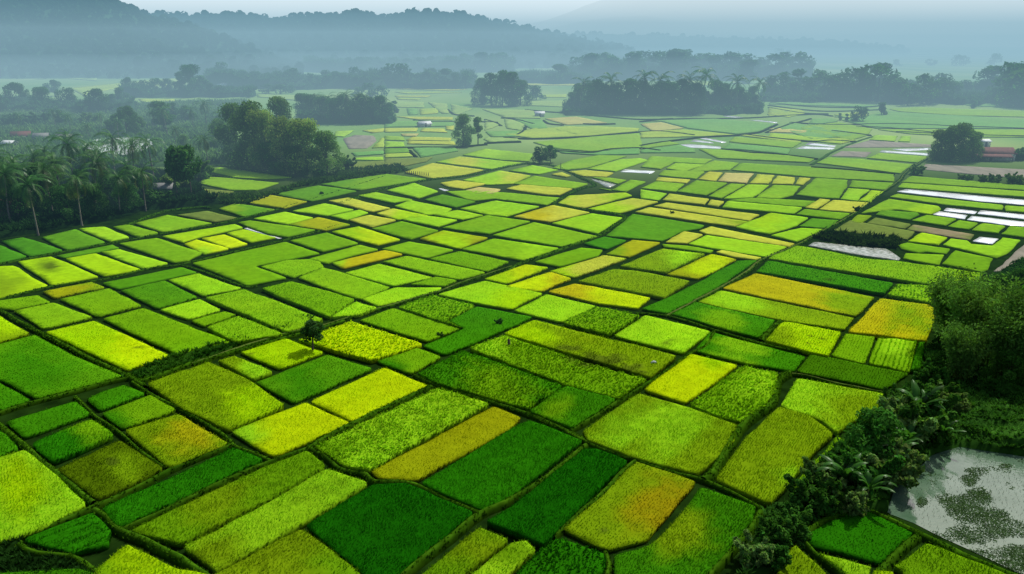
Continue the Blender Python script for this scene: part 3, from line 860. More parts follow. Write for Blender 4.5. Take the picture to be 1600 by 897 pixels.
    # blades
    if not flat and dist < (150 if tex == 's' else 300):
        ts = dict(s=0.28, c=0.22, x=0.30, r=0.24)[tex]
        ts = max(ts, dist * dict(s=0.0034, c=0.0031, x=0.0038, r=0.0032)[tex])
        th = dict(s=0.12, c=0.19, x=0.22, r=0.22)[tex] * (1.0 if dist < 120 else 0.85)
        axv = long_axis(g0); nv = np.array([-axv[1], axv[0]])
        R = np.stack([P @ axv, P @ nv], -1); l2, h2 = R.min(0), R.max(0)
        row = ts * (1.6 if tex == 'r' else 1.0); al = ts * (0.7 if tex == 'r' else 1.0)
        ax_, bx_ = np.meshgrid(np.arange(l2[0], h2[0], al), np.arange(l2[1], h2[1], row))
        K = np.stack([ax_.ravel(), bx_.ravel()], -1); K = K + (RNG.random(K.shape) - 0.5) * np.array([al, row * (0.35 if tex == 'r' else 0.55)])
        K = K[:, :1] * axv[None, :] + K[:, 1:] * nv[None, :]
        K = K[pip(K, poly)]
        if code in ('k', 'k2') and tex in ('c', 'x'):
            K = K[fbm(K[:, 0] * 0.6, K[:, 1] * 0.6, 75, 2) > 0.20]
        if len(K):
            kk = 4 if dist < 130 else 3
            hh = th * (0.7 + 0.6 * fbm(K[:, 0] * 0.5, K[:, 1] * 0.5, 81, 2))
            wd = ts * dict(s=0.20, c=0.17, x=0.34, r=0.17)[tex]
            zk = h + bumpy * (fbm(K[:, 0] * 1.3, K[:, 1] * 1.3, 3) - 0.5) * 2 - 0.08
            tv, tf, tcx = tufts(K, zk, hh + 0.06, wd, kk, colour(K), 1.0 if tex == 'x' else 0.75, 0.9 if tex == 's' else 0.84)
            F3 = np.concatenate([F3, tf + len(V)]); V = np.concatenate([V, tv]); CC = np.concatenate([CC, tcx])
            # the standing fringe along the edge of the crop
            sg = np.roll(P, -1, 0) - P; L = np.hypot(sg[:, 0], sg[:, 1]); nf = int(L.sum() / (ts * 0.55))
            i = RNG.choice(len(P), nf, p=L / L.sum()); E = P[i] + sg[i] * RNG.random((nf, 1)) + (RNG.random((nf, 2)) - 0.5) * 0.12
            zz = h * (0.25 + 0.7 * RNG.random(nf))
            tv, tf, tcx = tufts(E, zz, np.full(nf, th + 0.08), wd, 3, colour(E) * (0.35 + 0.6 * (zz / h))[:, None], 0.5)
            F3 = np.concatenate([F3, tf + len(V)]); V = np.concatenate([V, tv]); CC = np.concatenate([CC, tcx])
    mat = M['floodwater'] if code == 'w' else M['mudwater'] if code == 'u' else M['soil'] if code == 'b' else M['rice']
    nm = 'flooded_paddy' if code in ('w', 'u') else 'bare_plot' if code == 'b' else 'rice_paddy'
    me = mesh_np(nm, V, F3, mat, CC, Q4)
    o = link(nm, me)
    pc = np.array([(min(max(a, 0), 1600), min(max(b, 0), 897)) for a, b in pxpoly])
    FIELD_LIST.append((o, code, tuple(pc.mean(0)), pxpoly, tex, grad[0] if grad else None, abs(area(g0))))


tile = (0, 0)
for line in FIELDS.strip().splitlines():
    t = line.split('#')[0].split()
    if not t: continue
    if t[0] == '@': tile = (float(t[1]), float(t[2])); continue
    grad = None
    if '>' in t:
        i = t.index('>'); gcode, gpt, gr = t[i + 1], t[i + 2], float(t[i + 3]); t = t[:i]
        gx_, gy_ = map(float, gpt.split(','))
        grad = (gcode, (tile[0] + gx_ / 2.99, tile[1] + gy_ / 2.99), gr / 2.99)
    pts = []
    for q in t[2:]:
        a, b = map(float, q.split(',')); pts.append((tile[0] + a / 2.99, tile[1] + b / 2.99))
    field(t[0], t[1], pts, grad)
print('fields', len(FIELD_LIST))

# one sheet of ground to the horizon: very dark soil and grass close by, hazy meadow beyond
rr = np.concatenate([np.linspace(20, 400, 60), np.geomspace(410, 26000, 50)])
aa = np.linspace(-1.2, 1.2, 90)
A, R = np.meshgrid(aa, rr)
gv = np.stack([R * np.sin(A), R * np.cos(A), np.zeros_like(R)], -1).reshape(-1, 3)
na = len(aa)
gq = [(i * na + j, i * na + j + 1, (i + 1) * na + j + 1, (i + 1) * na + j) for i in range(len(rr) - 1) for j in range(na - 1)]
gm, nt, out = new_mat('plain_ground')
geo = N(nt, 'ShaderNodeNewGeometry'); sep = N(nt, 'ShaderNodeSeparateXYZ'); nt.links.new(geo.outputs['Position'], sep.inputs[0])
mr = N(nt, 'ShaderNodeMapRange'); mr.inputs[1].default_value = 215; mr.inputs[2].default_value = 340; nt.links.new(sep.outputs['Y'], mr.inputs[0])
f1, _ = noise_fac(nt, 0.5, 5, coord='Object'); f2, _ = noise_fac(nt, 0.012, 4, coord='Object', stretch=(1, 0.35, 1)); f3, _ = noise_fac(nt, 0.05, 2, coord='Object')
near = mixc(nt, (0.004, 0.013, 0.002), (0.012, 0.034, 0.004), f1)
mead = mixc(nt, mixc(nt, (0.12, 0.26, 0.06), (0.06, 0.17, 0.04), f1), (0.25, 0.34, 0.11), f2)
gd = N(nt, 'ShaderNodeBsdfDiffuse'); nt.links.new(mixc(nt, near, mead, mr.outputs[0]), gd.inputs[0]); nt.links.new(gd.outputs[0], out.inputs[0])
tag(link('ground', mesh_np('ground', gv, None, gm, None, gq)), kind='structure')


# ------------------------------------------------------------------ earth banks between the fields
def catmull(P, k=8):
    P = [np.array(p, float) for p in P]; out = []
    for i in range(len(P) - 1):
        p0, p1, p2, p3 = P[max(i - 1, 0)], P[i], P[i + 1], P[min(i + 2, len(P) - 1)]
        for j in range(k):
            t = j / k
            out.append(0.5 * ((2 * p1) + (p2 - p0) * t + (2 * p0 - 5 * p1 + 4 * p2 - p3) * t * t + (3 * p1 - p0 - 3 * p2 + p3) * t ** 3))
    out.append(P[-1]); return np.array(out)


def bank(tl, pts, width, height, kind='grass', grassy=1.0, dark=1.0):
    width *= 0.78; height *= 0.72
    px = [(tl[0] + a / 2.99, tl[1] + b / 2.99) for a, b in pts]
    g = catmull([ground(a, b, height * 0.8) for a, b in px], 10)
    # resample
    seg = np.r_[0, np.cumsum(np.hypot(*np.diff(g, axis=0).T))]
    dist = float(np.hypot(*g.mean(0)))
    st = max(0.6, dist * 0.005); n = max(4, int(seg[-1] / st)); s = np.linspace(0, seg[-1], n)
    c = np.stack([np.interp(s, seg, g[:, 0]), np.interp(s, seg, g[:, 1])], -1)
    d = np.gradient(c, axis=0); d /= np.linalg.norm(d, axis=1)[:, None] + 1e-9; nn = np.stack([-d[:, 1], d[:, 0]], -1)
    c = c + nn * ((fbm(s * 0.15, s * 0 + dist, 91) - 0.5) * width * 0.5)[:, None]
    prof = [(-1.0, 0.0), (-0.62, 0.62), (-0.28, 0.97), (0, 1.0), (0.28, 0.97), (0.62, 0.62), (1.0, 0.0)]
    V = []; C = []
    g1 = np.array(lin((84, 132, 20))); g2 = np.array(lin((36, 80, 10))); pth = np.array(lin((128, 136, 74))) * 0.8
    for (a, b) in prof:
        w = width * (0.85 + 0.3 * fbm(s * 0.3, s * 0 + a * 3, 92))
        hgt = height * b * (0.8 + 0.4 * fbm(s * 0.4, s * 0 + a * 2, 93)) - (0.03 if b == 0 else 0)
        V.append(np.c_[c + nn * (a * w * 0.5)[:, None], hgt])
        f = fbm(s * 0.5, s * 0 + a * 5, 94)[:, None]
        col = g1 * f + g2 * (1 - f)
        if kind == 'path' and abs(a) < 0.2: col = pth * (0.7 + 0.5 * f)
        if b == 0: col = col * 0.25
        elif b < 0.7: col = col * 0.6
        C.append(col * dark)
    m = len(prof); V = np.stack(V, 1).reshape(-1, 3); C = np.stack(C, 1).reshape(-1, 3)
    Q = [(i * m + j, i * m + j + 1, (i + 1) * m + j + 1, (i + 1) * m + j) for i in range(n - 1) for j in range(m - 1)]
    F3 = np.zeros((0, 3), int)
    if dist < 300 and grassy > 0:
        K = int(seg[-1] * width * 9 * grassy * min(1, (110 / dist) ** 1.4))
        if K > 5:
            q = RNG.random(K) * (n - 1); i = q.astype(int); fr = (q - i)[:, None]
            off = (RNG.random(K) - 0.5) * 1.7
            if kind == 'path': off = np.sign(off) * (0.4 + 0.5 * np.abs(off))
            pp = c[i] * (1 - fr) + c[np.minimum(i + 1, n - 1)] * fr + nn[i] * (off * width * 0.5)[:, None]
            zz = height * np.clip(1.05 - np.abs(off) ** 2, 0, 1) - 0.05
            f = RNG.random(K)[:, None]
            tv, tf, tc = tufts(pp, zz, np.full(K, 0.15 + 0.0005 * dist), 0.04 + 0.0005 * dist, 4, (g1 * f + g2 * (1 - f)) * 1.05, 0.9)
            F3 = tf + len(V); V = np.concatenate([V, tv]); C = np.concatenate([C, tc])
    o = link('earth_bank' if kind != 'path' else 'farm_lane', mesh_np('earth_bank', V, F3, M['grass'], C, Q))
    return tag(o, kind='structure')


E_, F_, G_, H_ = (0, 597), (400, 597), (800, 597), (1200, 597)
A_, B_, C_, D_ = (0, 300), (400, 300), (800, 300), (1200, 300)
S1, S2, S3, S4, S5, S6 = (200, 150), (600, 150), (1000, 150), (200, 450), (600, 450), (1000, 450)
bank(E_, [(-80, 130), (0, 200), (100, 285), (200, 370), (330, 470), (440, 558)], 1.3, 0.75)
bank(E_, [(440, 590), (490, 620), (550, 690), (680, 740), (830, 810), (900, 860), (1000, 920)], 1.3, 0.8)
bank(E_, [(-150, 810), (0, 752), (200, 682), (440, 578), (620, 500), (780, 415), (920, 355), (1085, 292)], 0.9, 0.7)
bank(E_, [(350, 65), (440, 150), (555, 235), (660, 320), (780, 402)], 0.8, 0.6)
bank(E_, [(555, 685), (760, 600), (1000, 480), (1196, 392), (1450, 302)], 0.9, 0.6)
bank(E_, [(90, 750), (160, 790), (330, 812), (420, 860), (500, 920)], 1.1, 0.7)
bank(E_, [(-60, 160), (0, 140), (160, 90), (360, 40), (500, 0), (620, -25)], 0.9, 0.6)
bank(E_, [(620, -5), (700, 50), (840, 125), (1000, 215), (1060, 255), (1100, 300), (1180, 330), (1260, 365)], 0.9, 0.6)
bank(F_, [(255, 305), (330, 350), (390, 405), (500, 425), (545, 462), (640, 462), (740, 475), (900, 548), (1050, 608)], 1.1, 0.65)
bank(F_, [(245, 300), (440, 195), (640, 100), (820, 15)], 1.6, 0.5)
bank(F_, [(640, 920), (760, 830), (900, 730), (1050, 612), (1196, 545), (1330, 460), (1440, 370), (1540, 288)], 1.2, 0.8)
bank(G_, [(190, 715), (300, 620), (420, 520), (510, 420), (585, 358)], 1.0, 0.65)
bank(G_, [(75, 140), (200, 200), (360, 285), (460, 322), (560, 357), (700, 405), (880, 450), (1000, 500), (1120, 560), (1180, 600)], 0.9, 0.6)
bank(G_, [(890, 445), (950, 400), (1000, 310), (1075, 205), (1140, 150), (1210, 90), (1235, 20), (1250, -20), (1300, -50)], 1.7, 0.9)
bank(G_, [(1165, 590), (1120, 670), (1050, 750), (980, 830), (915, 900), (880, 960)], 1.2, 0.7)
bank(G_, [(435, 790), (455, 850), (440, 920)], 0.9, 0.7)
bank(S5, [(140, 408), (260, 455), (460, 515), (670, 582), (780, 630), (950, 712)], 1.2, 0.6)
bank(S5, [(870, 660), (1000, 590), (1100, 525), (1190, 470), (1330, 380), (1430, 305), (1500, 270), (1540, 200)], 1.0, 0.6)
bank(S6, [(-20, 115), (130, 130), (300, 180), (500, 240), (640, 275), (800, 305)], 0.9, 0.5)
bank(S6, [(650, 400), (760, 405), (900, 440), (1050, 470), (1196, 497), (1300, 530)], 0.7, 0.6, 'path')
bank(S6, [(560, 240), (610, 190), (660, 148)], 1.6, 0.45)
bank(S6, [(340, 290), (310, 330), (350, 200)], 0.5, 0.3)
bank(S6, [(130, 128), (230, 70), (310, 30), (390, -15), (470, -60), (570, -135)], 1.8, 0.5, 'path')
bank(S3, [(560, 765), (640, 735), (740, 690), (870, 620), (1000, 548), (1100, 470), (1200, 405), (1250, 350), (1340, 292)], 1.6, 0.45, 'path')
bank(S3, [(800, 320), (900, 260), (1010, 212), (1110, 182)], 2.0, 0.4)
bank(B_, [(-300, 800), (0, 702), (140, 660), (300, 625), (480, 572), (600, 535), (850, 465), (950, 425), (1196, 345)], 1.5, 0.55, 'path')
bank(S2, [(570, 820), (640, 778), (760, 740), (830, 710), (1000, 652), (1080, 600), (1128, 568), (1085, 550), (960, 532), (800, 507), (830, 475), (920, 432), (985, 415), (930, 385), (860, 352), (790, 325), (690, 312)], 2.0, 0.4)
bank(S2, [(-200, 500), (0, 432), (110, 408), (230, 387), (340, 378), (430, 362), (560, 332), (700, 310)], 3.2, 0.35)
bank(S1, [(0, 600), (160, 540), (330, 518), (380, 522)], 1.6, 0.7)
bank(A_, [(-60, 520), (0, 552), (90, 600), (190, 655), (330, 725), (450, 790), (600, 858), (680, 905)], 1.3, 0.7)
bank(A_, [(-100, 520), (0, 500), (250, 438), (480, 408), (700, 355), (830, 340), (1000, 300), (1196, 255), (1400, 205), (1600, 150)], 1.2, 0.4)
bank(A_, [(-100, 350), (0, 337), (310, 275), (520, 238), (745, 195), (1000, 150), (1110, 125), (1330, 70), (1600, -10), (1800, -75)], 1.3, 0.4)
bank(A_, [(850, 340), (950, 370), (1060, 410), (1150, 440), (1200, 438)], 1.2, 0.4)
bank(S1, [(345, 335), (430, 325), (600, 350), (770, 378)], 1.2, 0.6)
bank(S1, [(340, 368), (430, 375), (560, 392), (640, 392)], 1.4, 0.6)
bank(H_, [(100, 715), (170, 740), (220, 800), (300, 860), (360, 910)], 0.9, 0.7)
bank(H_, [(90, 715), (180, 690), (290, 630), (370, 600)], 1.3, 0.8)
bank(H_, [(520, 880), (570, 820), (640, 760), (700, 715)], 1.3, 0.6)
bank(H_, [(480, 600), (560, 635), (690, 695), (820, 755), (950, 820), (1080, 875), (1200, 920)], 1.3, 0.7)
bank(S4, [(0, 405), (60, 430), (200, 385), (340, 335), (500, 295), (640, 255), (830, 205), (1010, 150)], 1.3, 0.55)

# low dark banks that line the far fields
for pts in [[(560, 192), (705, 198), (960, 187), (1196, 166), (1300, 163), (1450, 181)], [(790, 252), (960, 263), (1060, 246), (1196, 241), (1290, 252)], [(660, 62), (760, 72), (860, 78), (1000, 92), (1200, 108), (1350, 104)],
            [(745, 112), (775, 128), (838, 134)], [(930, 128), (1000, 131), (1080, 128)], [(620, 178), (650, 162), (662, 140)], [(470, 108), (520, 122), (548, 136)], [(140, 110), (200, 118), (335, 119)], [(455, 118), (530, 122)],
            [(470, 218), (560, 214), (640, 212)], [(300, 62), (330, 84), (420, 92)], [(550, 100), (620, 108), (700, 128)], [(0, 242), (180, 238), (330, 236), (480, 224)], [(120, 252), (150, 280)]]:
    bank(S2, pts, 2.2, 0.9, dark=0.28, grassy=0)
for pts in [[(0, 118), (180, 105), (350, 104), (520, 100), (800, 84), (900, 92)], [(590, 168), (640, 150), (700, 130), (800, 104)], [(450, 182), (560, 166), (640, 130)], [(0, 230), (130, 209), (300, 190), (455, 182)], [(380, 246), (520, 262), (690, 274), (830, 292)],
            [(500, 178), (640, 196), (800, 210), (900, 205), (1010, 212)], [(600, 42), (760, 62), (900, 70), (1130, 62)], [(610, 30), (800, 48), (1000, 52), (1130, 44)], [(600, 52), (760, 78), (880, 82)], [(1010, 140), (1196, 150), (1400, 172)],
            [(700, 122), (900, 132), (1196, 128), (1500, 140), (1800, 150)], [(900, 160), (1080, 182)], [(1196, 165), (1500, 178), (1800, 186)], [(800, 330), (960, 342), (1190, 362)]]:
    bank(S3, pts, 2.2, 0.9, dark=0.28, grassy=0)
# ------------------------------------------------------------------ trees and plants
def tone_material(name, base, transl, spec, scale, amt, bump=0):
    m = leafy(name, transl=transl, spec=spec, scale=scale, amt=amt)
    nt = m.node_tree
    at = next(n for n in nt.nodes if n.type == 'ATTRIBUTE'); mul = at.outputs['Color'].links[0].to_node
    oi = nt.nodes.new('ShaderNodeObjectInfo'); nt.links.new(oi.outputs['Color'], mul.inputs[7])
    return m


M['crown'] = tone_material('tree_crown', None, 0.36, 0.0, 0.35, 0.3)
M['frond'] = tone_material('palm_frond', None, 0.30, 0.012, 0.5, 0.3)
M['paddle'] = tone_material('banana_paddle', None, 0.42, 0.012, 1.5, 0.3)


def leaf_cloud(blobs, n, size, squash=1.0, seed=1, hang=0.0):
    """n folded leaf clusters spread through the outer part of the given balls (centre, radius)"""
    r = np.random.default_rng(seed)
    c = np.array([b[0] for b in blobs], float); rad = np.array([b[1] for b in blobs], float)
    pr = rad ** 2; pr /= pr.sum()
    k = r.choice(len(blobs), n, p=pr)
    d = r.normal(size=(n, 3)); d /= np.linalg.norm(d, axis=1)[:, None]
    q = 0.55 + 0.5 * r.random(n) ** 0.7
    P = c[k] + d * (rad[k] * q)[:, None] * np.array([1, 1, squash])
    nrm = d + r.normal(size=(n, 3)) * 0.55 + np.array([0, 0, 0.25]); nrm /= np.linalg.norm(nrm, axis=1)[:, None]
    a = np.cross(nrm, r.normal(size=(n, 3))); a[:, 2] -= hang; a /= np.linalg.norm(a, axis=1)[:, None]
    b = np.cross(nrm, a)
    s = size * (0.6 + 0.8 * r.random(n))[:, None]
    V = np.stack([P - a * s, P + b * s * 0.55 + nrm * s * 0.15, P + a * s * 1.1, P - b * s * 0.55 + nrm * s * 0.15], 1)
    tone = (0.72 + 0.5 * r.random(len(blobs)))[k] * (0.75 + 0.5 * r.random(n))
    C = np.repeat(tone[:, None], 3, 1); C[:, 0] *= 0.85 + 0.4 * r.random(n); C = np.repeat(C[:, None, :], 4, 1)
    F = np.arange(n * 4).reshape(-1, 4)
    T = np.concatenate([F[:, [0, 1, 2]], F[:, [0, 2, 3]]])
    return V.reshape(-1, 3), T, C.reshape(-1, 3)


def blobs_round(seed, n=14, h0=0.32, h1=0.96, w=0.34, r=(0.10, 0.19), flat=False):
    rn = random.Random(seed); out = []
    for i in range(n):
        t = rn.random(); z = h0 + (h1 - h0) * t
        prof = math.sqrt(max(0.05, 1 - (2 * t - 0.85) ** 2)) if not flat else math.sqrt(max(0.05, 1 - t * t * 0.85))
        rad = w * prof * math.sqrt(rn.random()); an = rn.random() * 2 * PI
        br = rn.uniform(*r)
        out.append(((rad * math.cos(an), rad * math.sin(an), min(z, h1 - br * 0.8)), br))
    return out


def trunk_mesh(name, blobs, seed, top=0.6, rad=0.022, mat='bark', lean=0.03, base=-0.02):
    rn = random.Random(seed); mb = MB()
    kx, ky = rn.uniform(-lean, lean), rn.uniform(-lean, lean)
    sp = [(0, 0, base), (kx * 0.4, ky * 0.4, top * 0.35), (kx, ky, top * 0.7), (kx * 1.3, ky * 1.3, top)]
    mb.tube(sp, [rad * 1.35, rad, rad * 0.8, rad * 0.5], 7)
    for (c, r) in sorted(blobs, key=lambda b: -b[1])[:7]:
        z0 = top * rn.uniform(0.4, 0.85); t = z0 / top
        p0 = Vector((kx * t * 1.2, ky * t * 1.2, z0)); p1 = Vector(c)
        mid = (p0 + p1) / 2 + Vector((0, 0, -0.03))
        mb.tube([p0, mid, p1], [rad * 0.55, rad * 0.38, rad * 0.15], 5)
    return mb.mesh(name, M[mat])


KINDS = {}


def reg_tree(kind, seed, blobs, n, size, squash=0.9, top=0.6, rad=0.022, lean=0.03, hang=0.0):
    V, T, C = leaf_cloud(blobs, n, size, squash, seed, hang)
    V[:, 2] = np.maximum(V[:, 2], 0.005)
    cr = mesh_np('crown', V, T, M['crown'], C)
    tr = trunk_mesh('trunk', blobs, seed, top, rad, lean=lean)
    KINDS.setdefault(kind, []).append((tr, cr))


for s in range(4): reg_tree('round', 20 + s, blobs_round(20 + s, 20, 0.18, 1.0, 0.38, (0.11, 0.19)), 3000, 0.030)
for s in range(3): reg_tree('dense', 40 + s, blobs_round(40 + s, 34, 0.06, 1.0, 0.42, (0.10, 0.18), True), 7500, 0.021, hang=0.5)
for s in range(3): reg_tree('tall', 60 + s, blobs_round(60 + s, 16, 0.28, 1.0, 0.17, (0.07, 0.13)), 2000, 0.026, top=0.8, rad=0.016)
def sprigs(seed, n=22):
    rn = random.Random(seed); out = []
    for i in range(n):
        az = rn.random() * 2 * PI; o = rn.uniform(0.2, 0.75); z = rn.uniform(0.6, 1.2) - 0.45 * o
        for k in range(3): out.append(((math.cos(az) * o * (0.8 + 0.12 * k), math.sin(az) * o * (0.8 + 0.12 * k), z + 0.07 * k), 0.085))
    return out


for s in range(3): reg_tree('bush', 80 + s, blobs_round(80 + s, 22, 0.05, 0.85, 0.55, (0.09, 0.25), True) + sprigs(s), 4200, 0.066, top=0.5, rad=0.03)
reg_tree('lone', 101, blobs_round(107, 15, 0.36, 1.0, 0.31, (0.09, 0.15)), 1500, 0.040, top=0.8, rad=0.026, lean=0.05)
reg_tree('pondtree', 111, blobs_round(111, 26, 0.22, 1.0, 0.42, (0.12, 0.19)), 5200, 0.030, top=0.6)
# trees seen only a few pixels high: trunk and crown in one mesh
FAR = {}
for kind, args in (('round', (11, 0.10, 1.0, 0.38, (0.15, 0.24))), ('tall', (10, 0.10, 1.0, 0.16, (0.1, 0.17))), ('dense', (14, 0.06, 1.0, 0.42, (0.15, 0.24)))):
    for s in range(3):
        bl = blobs_round(200 + s + len(kind), *args, flat=True)
        V, T, C = leaf_cloud(bl, 520, 0.060, 0.95, 300 + s)
        V[:, 2] = np.maximum(V[:, 2], 0.01)
        mb = MB(); mb.tube([(0, 0, -0.02), (0.01, 0, 0.3), (0, 0.01, 0.65)], [0.03, 0.022, 0.012], 5, (0.5, 0.45, 0.4))
        n0 = len(V); V = np.concatenate([V, np.array(mb.V)]); C = np.concatenate([C, np.array(mb.C) * 0.4])
        FAR.setdefault(kind, []).append(mesh_np(kind + '_tree', V, T, M['crown'], C, np.array(mb.Q) + n0))


def palm_meshes(seed, H, nf=24, L=5.2):
    rn = random.Random(seed); mb = MB()
    kx, ky = rn.uniform(-1.6, 1.6), rn.uniform(-1, 1)
    P = [(kx * t ** 1.6, ky * t ** 1.6, -0.2 + (H + 0.2) * t) for t in (0, 0.15, 0.35, 0.6, 0.8, 1.0)]
    mb.tube(P, [0.24, 0.17, 0.15, 0.13, 0.12, 0.13], 7)
    tr = mb.mesh('trunk', M['palmbark'])
    top = Vector((kx, ky, H)); fb = MB()
    for i in range(nf):
        az = 2 * PI * i / nf * 2.4 + rn.uniform(-.3, .3); el = math.radians(rn.uniform(-35, 75)); ln = L * rn.uniform(0.8, 1.1)
        d = Vector((math.cos(az), math.sin(az), 0)); p = top.copy(); pts = []
        e = el; seg = 9
        for j in range(seg + 1):
            pts.append(p.copy())
            p = p + (d * math.cos(e) + Vector((0, 0, math.sin(e)))) * (ln / seg)
            e -= math.radians(10 + 5 * j / seg)
        sd_ = Vector((-d.y, d.x, 0)); tn = rn.uniform(0.65, 1.25)
        warm = 1.0 if el > -0.3 else 1.7
        col = (tn * warm, tn, tn * 0.9)
        V = []; T = []
        for j in range(seg + 1):
            w = 0.05 * (1 - j / (seg + 1))
            V += [pts[j] + sd_ * w, pts[j] - sd_ * w]
        Q = [(2 * j, 2 * j + 2, 2 * j + 3, 2 * j + 1) for j in range(seg)]
        fb.add(V, (), Q, [tuple(v * 1.25 for v in col)] * len(V))
        for j in range(1, seg * 2 + 1):
            t = j / 2; a = int(min(t, seg - 1)); q = pts[a].lerp(pts[a + 1], t - a)
            ax_ = (pts[a + 1] - pts[a]).normalized()
            l = 0.95 * math.sin(PI * (0.12 + 0.82 * j / (seg * 2 + 1))) * rn.uniform(0.85, 1.1)
            for sgn in (-1, 1):
                tip = q + (sd_ * sgn * 0.8 + ax_ * 0.55 + Vector((0, 0, -0.45))) * l
                fb.add([q - ax_ * 0.09, q + ax_ * 0.09, tip], [(0, 1, 2)], (), [col, col, tuple(v * 1.1 for v in col)])
    return tr, fb.mesh('crown', M['frond'])


for s in range(4): KINDS.setdefault('palm', []).append(palm_meshes(500 + s, 9.0 + s * 0.4))


def areca_meshes(seed):
    """slim tree: bare pole and a loose hanging crown"""
    bl = blobs_round(seed, 12, 0.45, 1.0, 0.20, (0.09, 0.14))
    V, T, C = leaf_cloud(bl, 1500, 0.035, 1.1, seed, 0.8)
    return trunk_mesh('trunk', bl, seed, 0.75, 0.012), mesh_np('crown', V, T, M['crown'], C)


KINDS['slim'] = [areca_meshes(1), areca_meshes(2)]


def bamboo_meshes(seed, n=34):
    rn = random.Random(seed); mb = MB(); blobs = []
    r = np.random.default_rng(seed); PV = []; PC = []
    for i in range(n):
        az = rn.random() * 2 * PI; b = 0.10 * math.sqrt(rn.random()); L = rn.uniform(0.75, 1.08); bend = rn.uniform(0.06, 0.36)
        pts = []
        for j in range(9):
            t = j / 8
            o = b + bend * t ** 2.4 * L
            pts.append(Vector((math.cos(az) * o, math.sin(az) * o, max(0, L * (t - 0.33 * bend * t ** 3.2)))))
        mb.tube(pts, [0.0075 * (1 - 0.8 * j / 8) for j in range(9)], 5, (0.75, 0.9, 0.35))
        tn = rn.uniform(0.6, 1.3)
        m = 260
        t = 0.22 + 0.78 * r.random(m) ** 0.75; a = np.minimum((t * 8).astype(int), 7); fr = (t * 8 - a)[:, None]
        PP = np.array([tuple(p) for p in pts]); q = PP[a] * (1 - fr) + PP[a + 1] * fr
        q = q + r.normal(size=(m, 3)) * np.array([0.055, 0.055, 0.045])
        dirs = r.normal(size=(m, 3)) * np.array([1, 1, 0.35]) + np.array([0, 0, -0.75]); dirs /= np.linalg.norm(dirs, axis=1)[:, None]
        sd_ = np.cross(dirs, r.normal(size=(m, 3))); sd_ /= np.linalg.norm(sd_, axis=1)[:, None]
        s = 0.036 * (0.6 + 0.8 * r.random(m))[:, None]
        PV.append(np.stack([q, q + dirs * s * 0.5 + sd_ * s * 0.22, q + dirs * s * 1.3, q + dirs * s * 0.5 - sd_ * s * 0.22], 1).reshape(-1, 3))
        tt = tn * (0.7 + 0.6 * r.random(m)); PC.append(np.repeat(np.stack([tt * 1.05, tt, tt * 0.8], -1)[:, None], 4, 1).reshape(-1, 3))
    V = np.concatenate(PV); V[:, 2] = np.maximum(V[:, 2], 0.01)
    F = np.arange(len(V)).reshape(-1, 4)
    return mb.mesh('stems', M['crown']), mesh_np('crown', V, np.concatenate([F[:, [0, 1, 2]], F[:, [0, 2, 3]]]), M['crown'], np.concatenate(PC))


KINDS['bamboo'] = [bamboo_meshes(s) for s in (31, 32, 33)]


def banana_meshes(seed, n=8):
    rn = random.Random(seed); mb = MB()
    mb.tube([(0, 0, -0.1), (0.05, 0.02, 0.9), (0.08, 0.03, 1.8)], [0.17, 0.13, 0.09], 8, (0.35, 0.42, 0.18))
    tr = mb.mesh('trunk', M['paddle'])
    lf = []
    for i in range(n):
        az = i * 2.4 + rn.uniform(-.3, .3); el = math.radians(rn.uniform(45, 85)); L = rn.uniform(2.1, 3.0); b = MB()
        rn_d = rn.uniform(0.4, 1.5); d = Vector((math.cos(az), math.sin(az), 0)); s = Vector((-d.y, d.x, 0)); p = Vector((0.08, 0.03, 1.75)); e = el; V = []; C = []; tn = rn.uniform(0.7, 1.3)
        m = 14
        for j in range(m + 1):
            t = j / m; w = 0.0 if t < 0.12 else 0.29 * math.sin(PI * min(1, (t - 0.12) / 0.88)) ** 0.55 * (1 + 0.12 * rn.uniform(-1, 1))
            w = max(w, 0.02); up = Vector((0, 0, 1)) * math.cos(e) - d * math.sin(e)
            for k, f in enumerate((-1, -0.5, 0, 0.5, 1)):
                V.append(p + s * (w * f) - Vector((0, 0, 1)) * (0.35 * w * abs(f)) + up * (0.01 if f == 0 else 0.0))
                cc = tn * (1.35 if f == 0 else 1.0); C.append((cc, cc, cc * 0.9))
            p = p + (d * math.cos(e) + Vector((0, 0, 1)) * math.sin(e)) * (L / m); e -= math.radians(2 + 11 * t * rn_d)
        Q = []
        for j in range(m):
            for k in range(4):
                if rn.random() < 0.10 and k in (0, 3) and j > 3: continue
                Q.append((j * 5 + k, (j + 1) * 5 + k, (j + 1) * 5 + k + 1, j * 5 + k + 1))
        b.add(V, (), Q, C); lf.append(b.mesh('leaf', M['paddle'], True))
    return tr, lf


BANANA = [banana_meshes(s) for s in (3, 4)]


def h_from_pix(px, pyb, pyt):
    x, y = ground(px, pyb)
    u = (448.5 - pyt) / FPX
    return x, y, CAM_H + y * (u * CP - SP) / (CP + u * SP)


TONE = dict(lush=(0.050, 0.175, 0.022), dark=(0.058, 0.170, 0.040), mid=(0.14, 0.28, 0.065), bright=(0.25, 0.41, 0.10), palm=(0.062, 0.165, 0.048), blue=(0.065, 0.175, 0.075), warm=(0.085, 0.13, 0.03),
            bamboo=(0.115, 0.27, 0.060))
NAME = dict(round='broadleaf_tree', dense='bushy_tree', tall='slender_tree', bush='leafy_bush', lone='broadleaf_tree', pondtree='broadleaf_tree', palm='coconut_palm', slim='slim_palm_tree', bamboo='bamboo_clump')
TREES = []


